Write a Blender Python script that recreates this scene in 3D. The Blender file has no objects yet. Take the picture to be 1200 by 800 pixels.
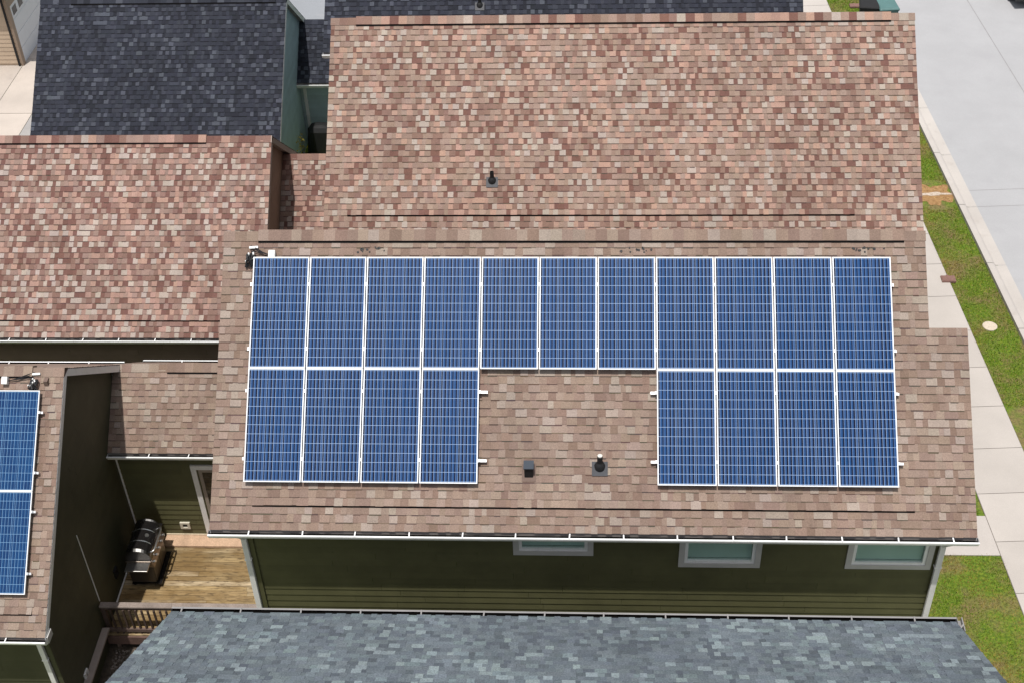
import bpy, math, random
from mathutils import Vector, Matrix
random.seed(11)
R = math.radians
scene = bpy.context.scene
COL = scene.collection
rnd = random.random
uni = random.uniform
GZ = -10.0                     # ground level (metres; the main ridge is about z = 0.2)

# ------------------------------------------------------------------ helpers
class MB:
    """collects faces (with a tint and a material slot) for ONE mesh object"""
    def __init__(s): s.v = []; s.f = []; s.c = []; s.m = []
    def quad(s, a, b, c, d, col=(1, 1, 1), m=0):
        i = len(s.v); s.v += [tuple(a), tuple(b), tuple(c), tuple(d)]; s.f.append((i, i+1, i+2, i+3)); s.c.append(col); s.m.append(m)
    def poly(s, pts, col=(1, 1, 1), m=0):
        i = len(s.v); s.v += [tuple(p) for p in pts]; s.f.append(tuple(range(i, i+len(pts)))); s.c.append(col); s.m.append(m)
    def box(s, x0, x1, y0, y1, z0, z1, col=(1, 1, 1), m=0):
        p = [(x0,y0,z0),(x1,y0,z0),(x1,y1,z0),(x0,y1,z0),(x0,y0,z1),(x1,y0,z1),(x1,y1,z1),(x0,y1,z1)]
        s.hexa(p, col, m)
    def hexa(s, p, col=(1, 1, 1), m=0):
        i = len(s.v); s.v += [tuple(q) for q in p]
        for f in ((0,3,2,1),(4,5,6,7),(0,1,5,4),(1,2,6,5),(2,3,7,6),(3,0,4,7)):
            s.f.append(tuple(i+k for k in f)); s.c.append(col); s.m.append(m)
    def bar(s, a, b, w, h, up=(0, 0, 1), col=(1, 1, 1), m=0):
        """rectangular bar from a to b, w across, h along up"""
        a = Vector(a); b = Vector(b); d = (b-a).normalized(); up = Vector(up)
        si = d.cross(up).normalized()*(w/2); u = si.cross(d).normalized()*(h/2)
        p = [a-si-u, a+si-u, b+si-u, b-si-u, a-si+u, a+si+u, b+si+u, b-si+u]
        s.hexa(p, col, m)
    def tube(s, pts, r, n=10, col=(1, 1, 1), m=0, cap=True):
        pts = [Vector(p) for p in pts]; rings = []
        rr = r if isinstance(r, (list, tuple)) else [r]*len(pts)
        for k, p in enumerate(pts):
            d = (pts[min(k+1, len(pts)-1)]-pts[max(k-1, 0)]).normalized()
            a = Vector((0, 0, 1)) if abs(d.z) < .9 else Vector((1, 0, 0))
            e = d.cross(a).normalized(); g = d.cross(e)
            i = len(s.v)
            s.v += [tuple(p+(e*math.cos(2*math.pi*j/n)+g*math.sin(2*math.pi*j/n))*rr[k]) for j in range(n)]
            rings.append(i)
        for a, b in zip(rings, rings[1:]):
            for j in range(n):
                s.f.append((a+j, a+(j+1) % n, b+(j+1) % n, b+j)); s.c.append(col); s.m.append(m)
        if cap:
            for a in (rings[0], rings[-1]):
                s.f.append(tuple(a+j for j in range(n))); s.c.append(col); s.m.append(m)
    def lathe(s, prof, c, axis=(0, 0, 1), n=20, col=(1, 1, 1), m=0):
        ax = Vector(axis).normalized(); a = Vector((1, 0, 0)) if abs(ax.x) < .9 else Vector((0, 1, 0))
        e = ax.cross(a).normalized(); g = ax.cross(e); c = Vector(c); rings = []
        for r, h in prof:
            rings.append(len(s.v))
            s.v += [tuple(c+ax*h+(e*math.cos(2*math.pi*j/n)+g*math.sin(2*math.pi*j/n))*max(r, 1e-4)) for j in range(n)]
        for a_, b_ in zip(rings, rings[1:]):
            for j in range(n):
                s.f.append((a_+j, a_+(j+1) % n, b_+(j+1) % n, b_+j)); s.c.append(col); s.m.append(m)
    def build(s, name, mats, parent=None, loc=None, smooth=False, bevel=0):
        me = bpy.data.meshes.new(name)
        v = s.v
        if loc is not None:
            l = Vector(loc); v = [tuple(Vector(q)-l) for q in v]
        me.from_pydata(v, [], s.f)
        if not isinstance(mats, (list, tuple)): mats = [mats]
        for m in mats: me.materials.append(m)
        me.polygons.foreach_set('material_index', s.m)
        at = me.color_attributes.new('tint', 'FLOAT_COLOR', 'CORNER')
        buf = []
        for f, c in zip(s.f, s.c): buf += [c[0], c[1], c[2], 1.0]*len(f)
        at.data.foreach_set('color', buf)
        if smooth:
            me.polygons.foreach_set('use_smooth', [True]*len(s.f))
            try: me.set_sharp_from_angle(angle=R(40))
            except Exception: pass
        me.update()
        o = bpy.data.objects.new(name, me); COL.objects.link(o)
        if parent: o.parent = parent
        if loc is not None: o.location = loc
        if bevel:
            bm = o.modifiers.new('bevel', 'BEVEL'); bm.width = bevel; bm.segments = 2; bm.limit_method = 'ANGLE'
        return o

def tag(o, label, cat, group=None):
    o['label'] = label; o['category'] = cat
    if group: o['group'] = group
    return o
def thing(name, label, cat, loc=(0, 0, 0), group=None):
    o = bpy.data.objects.new(name, None); COL.objects.link(o); o.location = loc; o.empty_display_size = .2
    return tag(o, label, cat, group)
def child(mb, name, mats, root, **k):
    """mesh written in world coordinates, parented to a thing whose base is elsewhere"""
    l = Vector(root.location)
    p = root.parent
    while p is not None: l = l+Vector(p.location); p = p.parent
    mb.v = [tuple(Vector(q)-l) for q in mb.v]
    return mb.build(name, mats, root, **k)

# ------------------------------------------------------------------ materials
def mat(name):
    m = bpy.data.materials.new(name); m.use_nodes = True
    nt = m.node_tree; nt.nodes.clear()
    out = nt.nodes.new('ShaderNodeOutputMaterial'); b = nt.nodes.new('ShaderNodeBsdfPrincipled')
    nt.links.new(b.outputs[0], out.inputs[0])
    return m, nt, b
def N(nt, t, **k):
    n = nt.nodes.new(t)
    for a, v in k.items():
        if a in n.inputs.keys(): n.inputs[a].default_value = v
        else: setattr(n, a, v)
    return n
def math_n(nt, op, a, b=None, c=None):
    n = nt.nodes.new('ShaderNodeMath'); n.operation = op
    for i, x in enumerate((a, b, c)):
        if x is None: continue
        if isinstance(x, (int, float)): n.inputs[i].default_value = x
        else: nt.links.new(x, n.inputs[i])
    return n.outputs[0]
def mixc(nt, fac, a, b, mode='MIX'):
    n = nt.nodes.new('ShaderNodeMix'); n.data_type = 'RGBA'; n.blend_type = mode
    for i, x in ((0, fac), (6, a), (7, b)):
        if isinstance(x, (int, float)): n.inputs[i].default_value = x
        elif isinstance(x, tuple): n.inputs[i].default_value = (x[0], x[1], x[2], 1)
        else: nt.links.new(x, n.inputs[i])
    return n.outputs[2]
def ramp(nt, src, stops):
    n = nt.nodes.new('ShaderNodeValToRGB'); cr = n.color_ramp
    while len(cr.elements) > 1: cr.elements.remove(cr.elements[-1])
    cr.elements[0].position = stops[0][0]; cr.elements[0].color = (*stops[0][1], 1)
    for p, c in stops[1:]:
        e = cr.elements.new(p); e.color = (*c, 1)
    nt.links.new(src, n.inputs[0]); return n.outputs[0]
def noise(nt, scale, detail=3, rough=.55, vec=None, dim='3D'):
    n = nt.nodes.new('ShaderNodeTexNoise'); n.noise_dimensions = dim
    n.inputs['Scale'].default_value = scale; n.inputs['Detail'].default_value = detail; n.inputs['Roughness'].default_value = rough
    if vec is not None: nt.links.new(vec, n.inputs['Vector'])
    return n.outputs[0]
def geo_pos(nt): return nt.nodes.new('ShaderNodeNewGeometry').outputs['Position']
def stretch(nt, v, sx, sy, sz):
    n = nt.nodes.new('ShaderNodeMapping'); n.inputs['Scale'].default_value = (sx, sy, sz); nt.links.new(v, n.inputs[0]); return n.outputs[0]
def bump(nt, b, h, strength=.3, dist=.01):
    n = nt.nodes.new('ShaderNodeBump'); n.inputs['Strength'].default_value = strength; n.inputs['Distance'].default_value = dist
    nt.links.new(h, n.inputs['Height']); nt.links.new(n.outputs[0], b.inputs['Normal'])
def grey(c): return (c, c, c)

def mat_tinted(name, rough=.9, grain=220, g=.25, weather=(1.2, .12), bumpd=.004, spec=.25, blot=.2):
    """colour from the mesh's own tint, broken up by granules and slow weathering"""
    m, nt, b = mat(name)
    at = N(nt, 'ShaderNodeAttribute', attribute_name='tint')
    p = geo_pos(nt)
    gn = noise(nt, grain, 2, .6, p)
    gr = ramp(nt, gn, [(.25, grey(1-g)), (.75, grey(1+g))])
    c = mixc(nt, 1.0, at.outputs[0], gr, 'MULTIPLY')
    g2 = noise(nt, 42, 4, .7, p)
    c = mixc(nt, 1.0, c, ramp(nt, g2, [(.3, grey(1-blot)), (.7, grey(1+blot))]), 'MULTIPLY')
    wn = noise(nt, weather[0], 4, .6, stretch(nt, p, 1, .45, .45))
    wr = ramp(nt, wn, [(.3, grey(1-weather[1])), (.7, grey(1+weather[1]))])
    c = mixc(nt, 1.0, c, wr, 'MULTIPLY')
    nt.links.new(c, b.inputs['Base Color']); b.inputs['Roughness'].default_value = rough
    b.inputs['Specular IOR Level'].default_value = spec
    bump(nt, b, gn, .5, bumpd)
    return m
def mat_paint(name, col, rough=.55, var=.08, scale=3, dirt=None, spec=.4):
    m, nt, b = mat(name)
    p = geo_pos(nt); n = noise(nt, scale, 5, .6, p)
    c = mixc(nt, 1.0, col, ramp(nt, n, [(.3, grey(1-var)), (.7, grey(1+var))]), 'MULTIPLY')
    at = N(nt, 'ShaderNodeAttribute', attribute_name='tint'); c = mixc(nt, 1.0, c, at.outputs[0], 'MULTIPLY')
    if dirt:
        d = noise(nt, 9, 5, .65, stretch(nt, p, 1, 1, .25))
        c = mixc(nt, ramp(nt, d, [(.55, grey(0)), (.8, grey(dirt[1]))]), c, dirt[0])
    nt.links.new(c, b.inputs['Base Color']); b.inputs['Roughness'].default_value = rough
    b.inputs['Specular IOR Level'].default_value = spec
    return m
def mat_metal(name, col, rough=.3, metallic=1.0):
    m, nt, b = mat(name)
    n = noise(nt, 25, 3, .5, geo_pos(nt))
    nt.links.new(mixc(nt, 1.0, col, ramp(nt, n, [(.3, grey(.88)), (.7, grey(1.1))]), 'MULTIPLY'), b.inputs['Base Color'])
    b.inputs['Roughness'].default_value = rough; b.inputs['Metallic'].default_value = metallic
    return m

M_shingle = mat_tinted('asphalt_shingle')
M_slate = mat_tinted('blue_grey_shingle', weather=(.9, .14), blot=.36)
M_black = mat_paint('matt_black', (.012, .012, .013), .6)
M_white = mat_paint('white_aluminium', (.86, .86, .85), .4, .04, 4, ((.45, .42, .38), .35))
M_trim = mat_paint('grey_white_trim', (.76, .74, .73), .5, .06, 4, ((.28, .26, .24), .4))
M_casing = mat_paint('window_casing', (.5, .485, .47), .5, .06, 4)
M_gutter_grey = mat_paint('dull_gutter', (.24, .23, .225), .5, .06, 4)
M_gutter_in = mat_paint('gutter_dirt_shade', (.006, .0055, .005), 1.0, .4, 8, spec=0.0)  # near black: debris plus the trough's inner shadow put into the colour
M_olive = mat_paint('olive_siding', (.098, .094, .043), .6, .14, 2.0, ((.12, .11, .07), .25))
M_dkgreen = mat_paint('dark_green_siding', (.062, .06, .034), .65, .16, 1.6, ((.09, .085, .06), .3))
M_brownwall = mat_paint('brown_siding', (.26, .19, .145), .65, .1, 2.5)
M_bluewall = mat_paint('blue_grey_siding', (.4, .5, .52), .6, .08, 2.5)
M_beige = mat_paint('beige_siding', (.48, .37, .27), .6, .07, 2.5)
M_beigedk = mat_paint('taupe_trim', (.27, .2, .15), .6, .07, 2.5)
M_greywall = mat_paint('grey_siding', (.33, .34, .36), .6, .07, 2.5)
M_soffit = mat_paint('soffit', (.32, .29, .27), .7, .06)
M_fascia_brown = mat_paint('brown_fascia', (.3, .25, .21), .6, .08)
M_ridge = M_shingle
M_alu = mat_metal('rail_aluminium', (.78, .79, .8), .35)
M_frame = mat_paint('panel_frame_aluminium', (.8, .82, .84), .3, .03)
M_chrome = mat_metal('chrome', (.8, .8, .82), .12)
M_steel = mat_metal('stainless_steel', (.6, .58, .56), .28)
M_endcap = mat_metal('cast_end', (.16, .155, .15), .35)
M_grillblack = mat_paint('grill_enamel', (.012, .011, .011), .12, .1, 6, spec=.6)
M_lead = mat_paint('lead_flashing', (.05, .052, .06), .6, .15, 12)
M_pipe = mat_paint('pvc_pipe', (.62, .6, .55), .5, .1)
M_ventlid = mat_paint('vent_lid', (.045, .055, .07), .5, .1)
M_teal = mat_paint('green_plastic', (.035, .1, .095), .45, .1, 5)
M_tealld = mat_paint('green_plastic_lid', (.085, .17, .165), .5, .1, 5)
M_rubber = mat_paint('rubber', (.015, .015, .016), .8)
M_carpaint = mat_paint('dark_car_paint', (.01, .011, .014), .15, .02, spec=.6)
M_tail = mat_paint('red_lamp', (.3, .01, .01), .2)
M_lid = mat_paint('concrete_lid', (.55, .47, .38), .8, .1, 20)
M_rustlid = mat_paint('red_brown_lid', (.2, .11, .09), .8, .2, 20)
M_cable = mat_paint('black_cable', (.012, .012, .014), .5)
M_jbox = mat_paint('white_plastic_box', (.8, .8, .78), .4, .03)
M_blind = mat_paint('blind', (.8, .9, .85), .6, .04)
M_foil = mat_paint('yellow_leaf', (.35, .28, .05), .7, .2)

def mat_glass():
    m, nt, b = mat('window_glass')
    b.inputs['Base Color'].default_value = (.04, .1, .085, 1); b.inputs['Roughness'].default_value = .05
    t = nt.nodes.new('ShaderNodeBsdfTransparent'); t.inputs[0].default_value = (.9, .96, .94, 1)
    mx = nt.nodes.new('ShaderNodeMixShader'); fr = nt.nodes.new('ShaderNodeFresnel'); fr.inputs[0].default_value = 1.5
    mx.inputs[0].default_value = .14; nt.links.new(t.outputs[0], mx.inputs[1]); nt.links.new(b.outputs[0], mx.inputs[2])
    out = [n for n in nt.nodes if n.type == 'OUTPUT_MATERIAL'][0]; nt.links.new(mx.outputs[0], out.inputs[0])
    return m
M_glass = mat_glass()
def mat_carglass():
    m, nt, b = mat('car_glass'); b.inputs['Base Color'].default_value = (.01, .012, .014, 1); b.inputs['Roughness'].default_value = .04; return m
M_carglass = mat_carglass()

def mat_cells(name, base_a, base_b, dark, line, busw, moire):
    """polycrystalline cells under glass: 6 x 12 cells, three busbars each, read from the panel's own coordinates"""
    m, nt, b = mat(name)
    tc = nt.nodes.new('ShaderNodeTexCoord'); oi = nt.nodes.new('ShaderNodeObjectInfo')
    sp = nt.nodes.new('ShaderNodeSeparateXYZ'); nt.links.new(tc.outputs['Object'], sp.inputs[0])
    cx = math_n(nt, 'DIVIDE', math_n(nt, 'ADD', sp.outputs[0], .477), .159)
    cy = math_n(nt, 'DIVIDE', math_n(nt, 'ADD', sp.outputs[1], .954), .159)
    fx = math_n(nt, 'FRACT', cx); fy = math_n(nt, 'FRACT', cy)
    rndv = math_n(nt, 'MULTIPLY', oi.outputs['Random'], 57.0)
    # per-cell blue
    wn = nt.nodes.new('ShaderNodeTexWhiteNoise'); wn.noise_dimensions = '3D'
    cb = nt.nodes.new('ShaderNodeCombineXYZ')
    nt.links.new(math_n(nt, 'FLOOR', cx), cb.inputs[0]); nt.links.new(math_n(nt, 'FLOOR', cy), cb.inputs[1]); nt.links.new(rndv, cb.inputs[2])
    nt.links.new(cb.outputs[0], wn.inputs[0])
    # crystal grain inside the cells
    vo = nt.nodes.new('ShaderNodeTexVoronoi'); vo.inputs['Scale'].default_value = 60; nt.links.new(tc.outputs['Object'], vo.inputs['Vector'])
    vs = nt.nodes.new('ShaderNodeSeparateColor'); nt.links.new(vo.outputs['Color'], vs.inputs[0])
    # slow colour bands along the strings
    cb2 = nt.nodes.new('ShaderNodeCombineXYZ'); nt.links.new(math_n(nt, 'MULTIPLY', sp.outputs[0], 1.0), cb2.inputs[0]); nt.links.new(math_n(nt, 'MULTIPLY', sp.outputs[1], .22), cb2.inputs[1]); nt.links.new(rndv, cb2.inputs[2])
    band = noise(nt, 5.5, 2, .5, cb2.outputs[0])
    f = math_n(nt, 'ADD', math_n(nt, 'MULTIPLY', wn.outputs[0], .3), math_n(nt, 'ADD', math_n(nt, 'MULTIPLY', vs.outputs[0], .25), math_n(nt, 'MULTIPLY', band, .8)))
    col = mixc(nt, ramp(nt, f, [(.35, grey(0)), (.95, grey(1))]), base_a, base_b)
    # busbars: a bright ribbon with the dark gap of bare silicon beside it
    bx = math_n(nt, 'FRACT', math_n(nt, 'ADD', math_n(nt, 'MULTIPLY', cx, 2.5), 0.0))
    wn2 = nt.nodes.new('ShaderNodeTexWhiteNoise'); wn2.noise_dimensions = '2D'
    cb3 = nt.nodes.new('ShaderNodeCombineXYZ'); nt.links.new(math_n(nt, 'FLOOR', math_n(nt, 'MULTIPLY', cx, 2.5)), cb3.inputs[0]); nt.links.new(rndv, cb3.inputs[1]); nt.links.new(cb3.outputs[0], wn2.inputs[0])
    dk = math_n(nt, 'MULTIPLY', math_n(nt, 'LESS_THAN', math_n(nt, 'ABSOLUTE', math_n(nt, 'SUBTRACT', bx, .21)), math_n(nt, 'ADD', .13, math_n(nt, 'MULTIPLY', wn2.outputs[0], .15))), moire)
    col = mixc(nt, dk, col, dark)
    ln = math_n(nt, 'LESS_THAN', math_n(nt, 'ABSOLUTE', math_n(nt, 'SUBTRACT', bx, .5)), busw)
    col = mixc(nt, math_n(nt, 'MULTIPLY', ln, math_n(nt, 'ADD', .25, math_n(nt, 'MULTIPLY', wn2.outputs[0], .6))), col, line)
    # white gaps between cells
    ex = math_n(nt, 'LESS_THAN', math_n(nt, 'ABSOLUTE', math_n(nt, 'SUBTRACT', fx, .5)), .487)
    ey = math_n(nt, 'LESS_THAN', math_n(nt, 'ABSOLUTE', math_n(nt, 'SUBTRACT', fy, .5)), .478)
    inside = math_n(nt, 'MULTIPLY', ex, ey)
    col = mixc(nt, math_n(nt, 'MULTIPLY', math_n(nt, 'SUBTRACT', 1.0, inside), .75), col, line)
    nt.links.new(col, b.inputs['Base Color'])
    b.inputs['Roughness'].default_value = .13
    b.inputs['Specular IOR Level'].default_value = .25; b.inputs['Coat Weight'].default_value = .25; b.inputs['Coat Roughness'].default_value = .08; b.inputs['Coat IOR'].default_value = 1.35
    return m
M_cells = mat_cells('blue_cells', (.005, .052, .17), (.03, .074, .19), (.0012, .003, .018), (.36, .48, .68), .035, .985)
M_cells_b = mat_cells('deep_blue_cells', (.003, .028, .105), (.007, .055, .165), (.003, .016, .07), (.2, .36, .55), .06, .5)

def mat_concrete(name, col, var=.07, stain=None, grain=60):
    m, nt, b = mat(name)
    p = geo_pos(nt)
    at = N(nt, 'ShaderNodeAttribute', attribute_name='tint')
    n1 = noise(nt, .6, 5, .6, p); n2 = noise(nt, grain, 2, .5, p)
    c = mixc(nt, 1.0, col, ramp(nt, n1, [(.3, grey(1-var)), (.7, grey(1+var))]), 'MULTIPLY')
    c = mixc(nt, 1.0, c, ramp(nt, n2, [(.3, grey(.93)), (.7, grey(1.05))]), 'MULTIPLY')
    c = mixc(nt, 1.0, c, at.outputs[0], 'MULTIPLY')
    if stain:
        s = noise(nt, stain[0], 4, .6, p)
        c = mixc(nt, ramp(nt, s, [(.56, grey(0)), (.72, grey(stain[2]))]), c, stain[1])
    nt.links.new(c, b.inputs['Base Color']); b.inputs['Roughness'].default_value = .85
    bump(nt, b, n2, .25, .004)
    return m
M_walk = mat_concrete('sidewalk_concrete', (.455, .415, .385))
M_kerb = mat_concrete('kerb_concrete', (.47, .435, .405), .08, (2.5, (.38, .34, .31), .5))
M_road = mat_concrete('road_concrete', (.365, .362, .37), .05, (1.1, (.34, .335, .345), .6))
M_drive = mat_concrete('driveway_concrete', (.47, .41, .36), .1, (.55, (.25, .21, .19), .6))
M_joint = mat_paint('joint_line', (.27, .26, .26), .9)  # darker tone of the road's joint lines

def mat_ground():
    m, nt, b = mat('lawn_soil')
    p = geo_pos(nt)
    n1 = noise(nt, 1.1, 5, .62, p); n2 = noise(nt, 14, 4, .7, p); n3 = noise(nt, 90, 2, .6, p)
    c = ramp(nt, n2, [(.3, (.045, .085, .005)), (.5, (.11, .18, .01)), (.72, (.22, .26, .02))])
    dry = ramp(nt, n1, [(.45, grey(0)), (.62, grey(.85))])
    c = mixc(nt, dry, c, ramp(nt, n2, [(.3, (.12, .085, .035)), (.7, (.27, .19, .085))]))
    c = mixc(nt, 1.0, c, ramp(nt, n3, [(.3, grey(.6)), (.7, grey(1.3))]), 'MULTIPLY')
    nt.links.new(c, b.inputs['Base Color']); b.inputs['Roughness'].default_value = .95
    bump(nt, b, n2, .8, .05)
    return m
M_ground = mat_ground()
def mat_soil(name, a, b_, sc=8):
    m, nt, b = mat(name); p = geo_pos(nt)
    n2 = noise(nt, sc, 6, .7, p)
    nt.links.new(ramp(nt, n2, [(.3, a), (.7, b_)]), b.inputs['Base Color']); b.inputs['Roughness'].default_value = .95
    bump(nt, b, n2, .8, .04); return m
M_soil = mat_soil('dark_soil', (.03, .022, .016), (.1, .075, .055))
M_clay = mat_soil('orange_clay', (.2, .1, .035), (.42, .25, .11))
M_strip = mat_soil('pale_stones', (.35, .27, .2), (.65, .55, .47), 16)
M_stone = mat_tinted('gravel_stone', .9, 60, .2)
M_blade = mat_tinted('grass_blade', .7, 5, .15, (2, .2), .001)
def mat_wood():
    m, nt, b = mat('weathered_wood')
    at = N(nt, 'ShaderNodeAttribute', attribute_name='tint'); p = geo_pos(nt)
    g1 = noise(nt, 7, 6, .7, stretch(nt, p, .3, 3.4, 3.4)); g2 = noise(nt, 1.3, 4, .6, stretch(nt, p, .7, 1.7, 1)); g3 = noise(nt, 9, 4, .6, stretch(nt, p, .6, 3, 3))
    c = mixc(nt, 1.0, at.outputs[0], ramp(nt, g1, [(.3, grey(.35)), (.5, grey(.95)), (.7, grey(1.3))]), 'MULTIPLY')
    c = mixc(nt, ramp(nt, g2, [(.4, grey(0)), (.58, grey(.75))]), c, (.17, .1, .03))
    c = mixc(nt, ramp(nt, g3, [(.54, grey(0)), (.68, grey(.85))]), c, (.07, .042, .018))
    nt.links.new(c, b.inputs['Base Color']); b.inputs['Roughness'].default_value = .8
    bump(nt, b, g1, .4, .006); return m
M_wood = mat_wood()
M_railwood = mat_tinted('grey_rail_wood', .85, 40, .15, (3, .25))

# ------------------------------------------------------------------ shingles
def pick(pal, shift=0.0):
    t = sum(w for w, _ in pal); r = min(max(rnd()+shift, 0), .9999)*t
    for w, c in pal:
        r -= w
        if r <= 0: break
    k = uni(.92, 1.08)
    return (c[0]*k, c[1]*k*uni(.98, 1.02), c[2]*k*uni(.97, 1.03))
PAL_MAIN = [(.14, (.205, .138, .106)), (.26, (.24, .169, .132)), (.28, (.268, .197, .154)), (.2, (.295, .226, .18)), (.12, (.335, .28, .233))]
PAL_REAR = [(.12, (.178, .095, .077)), (.16, (.228, .145, .118)), (.25, (.285, .204, .166)), (.16, (.318, .237, .195)), (.15, (.38, .25, .2)), (.12, (.38, .325, .285))]
PAL_LEFT = [(.17, (.168, .088, .073)), (.17, (.225, .14, .115)), (.22, (.28, .195, .163)), (.18, (.36, .232, .19)), (.18, (.4, .34, .3))]
PAL_REAR = [(w, (c[0]*.88, c[1]*.875, c[2]*.865)) for w, c in PAL_REAR]
PAL_LEFT = [(w, (c[0]*.89, c[1]*.88, c[2]*.88)) for w, c in PAL_LEFT]
PAL_MAIN = [(w, (c[0]*.9, c[1]*.885, c[2]*.9)) for w, c in PAL_MAIN]

PAL_DARK = [(.22, (.017, .0185, .026)), (.42, (.025, .0275, .039)), (.24, (.034, .037, .05)), (.12, (.06, .066, .084))]
PAL_GREY = [(.14, (.092, .105, .119)), (.34, (.115, .132, .147)), (.3, (.132, .151, .165)), (.14, (.15, .179, .188)), (.08, (.198, .23, .238))]

def calm(pal, f, tint=(1, 1, 1)):
    t = sum(w for w, _ in pal); m = [sum(w*c[i] for w, c in pal)/t for i in range(3)]
    return [(w, tuple((m[i]+(c[i]-m[i])*f)*tint[i] for i in range(3))) for w, c in pal]
PAL_MAIN = calm(PAL_MAIN, .82); PAL_REAR = calm(PAL_REAR, 1.02, (1.0, .97, .96)); PAL_LEFT = calm(PAL_LEFT, 1.0, (1.0, .98, .97)); PAL_GREY = calm(PAL_GREY, 1.05, (.97, 1.0, 1.015))
def cheap_noise(seed):
    rr = random.Random(seed); ks = [(uni(.2, .9), uni(.3, 1.6), uni(0, 6.28)) for _ in range(6)]
    return lambda u, v: sum(math.sin(a*u*1.7+b*v*2.1+c) for a, b, c in ks)/6
def shingles(mb, O, U, V, length, urange, pal, wmin, wmax, course=.143, lip=None, seed=1, cluster=.0, coarse=False, long_p=.06, gap=.78):
    """laminated tabs course by course: raised teeth alternate with gaps that show the lower ply;
    every course carries a dark band that paints in the shadow under the teeth above.  lip = (v, u0, u1): a raised intake vent across the slope"""
    O = Vector(O); U = Vector(U); V = Vector(V); Nn = U.cross(V).normalized()
    cn = cheap_noise(seed); n_c = int(round(length/course)); course = length/n_c
    mean = [sum(w*c[i] for w, c in pal)/sum(w for w, _ in pal) for i in range(3)]
    def P(uu, vv, nn): return O+U*uu+V*vv+Nn*nn
    for k in range(n_c):
        v0 = k*course; v1 = v0+course+.004
        a, b = urange(v0+.01)
        u = a; raised = rnd() < .5
        kl = lip and abs(k-round(lip[0]/course)) < .5
        while u < b-.001:
            if rnd() < .86: raised = not raised
            w = uni(wmin, wmax)*(1 if raised else gap) if not coarse else uni(.5, 1.2)
            if rnd() < long_p: w *= uni(1.5, 2.2)
            u2 = min(u+w, b)
            if b-u2 < wmin*.5: u2 = b
            t = .0075+(.0085 if raised else 0)+uni(-.001, .001)
            dark = None
            if kl and u2 > lip[1] and u < lip[2]:
                t += .034; dark = (.006, .005, .005)
            c = pick(pal, cluster*cn((u+u2)/2, v0)+(.1 if raised else -.13))
            jv = uni(-.004, .004) if raised else uni(.0, .006)
            tt = .0015
            p00, p10 = P(u, v0+jv, t), P(u2, v0+jv, t); p11, p01 = P(u2, v1, tt), P(u, v1, tt)
            mb.quad(p00, p10, p11, p01, c)
            b00, b10 = P(u, v0+jv, -.002), P(u2, v0+jv, -.002)
            mb.quad(b00, b10, p10, p00, dark or tuple(x*.4 for x in c))  # front edge of the tab coloured darker, its shade painted in
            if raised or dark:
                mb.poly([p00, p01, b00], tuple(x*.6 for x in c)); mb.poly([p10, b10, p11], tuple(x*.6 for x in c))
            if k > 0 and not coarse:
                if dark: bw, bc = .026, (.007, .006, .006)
                elif raised: bw, bc = uni(.013, .019), tuple(x*uni(.36, .5) for x in mean)  # shadow line below a raised tooth, painted as a dark strip
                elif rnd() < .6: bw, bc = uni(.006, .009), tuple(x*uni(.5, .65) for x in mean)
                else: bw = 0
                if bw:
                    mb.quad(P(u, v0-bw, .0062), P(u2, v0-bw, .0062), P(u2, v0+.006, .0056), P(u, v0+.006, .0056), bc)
            u = u2

def ridge_cap(mb, y, z, x0, x1, slope, pal, vent=None, seg=.2, front=.17):
    """bent cap shingles over the ridge, lapped; vent=(x0,x1): the part raised over a ridge vent slot"""
    x = x0
    cs, sn = math.cos(slope), math.sin(slope)
    while x < x1-.001:
        x2 = min(x+seg*uni(.9, 1.1), x1)
        up = .045 if vent and vent[0] < (x+x2)/2 < vent[1] else .014
        c = pick(pal); t = uni(0, .005)
        a = (y-cs*front, z-sn*front); b = (y, z); d = (y+cs*front, z-sn*front)
        o = lambda p, s, n: (p[0]+s*sn*n, p[1]+cs*n)     # offset along slope normal
        A0, B0, D0 = o(a, -1, up+t), (b[0], b[1]+(up+t)/cs*.9), o(d, 1, up+t)
        A1, D1 = o(a, -1, -.004), o(d, 1, -.004)
        mb.quad((x, *A0), (x2, *A0), (x2, *B0), (x, *B0), c)
        mb.quad((x, *B0), (x2, *B0), (x2, *D0), (x, *D0), c)
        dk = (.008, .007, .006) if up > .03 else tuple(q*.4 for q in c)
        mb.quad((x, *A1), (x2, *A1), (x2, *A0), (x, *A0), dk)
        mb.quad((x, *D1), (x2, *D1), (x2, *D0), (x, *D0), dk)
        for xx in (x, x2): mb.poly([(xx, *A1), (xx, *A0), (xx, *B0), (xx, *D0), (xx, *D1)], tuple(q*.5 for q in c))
        if up > .03:   # the dark mesh of the vent slot below the raised caps
            e = (y-cs*(front+.03), z-sn*(front+.03)); E0 = o(e, -1, .0175); A2 = o(a, -1, .02)
            mb.quad((x, *E0), (x2, *E0), (x2, *A2), (x, *A2), (.007, .006, .006))
        x = x2

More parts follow.
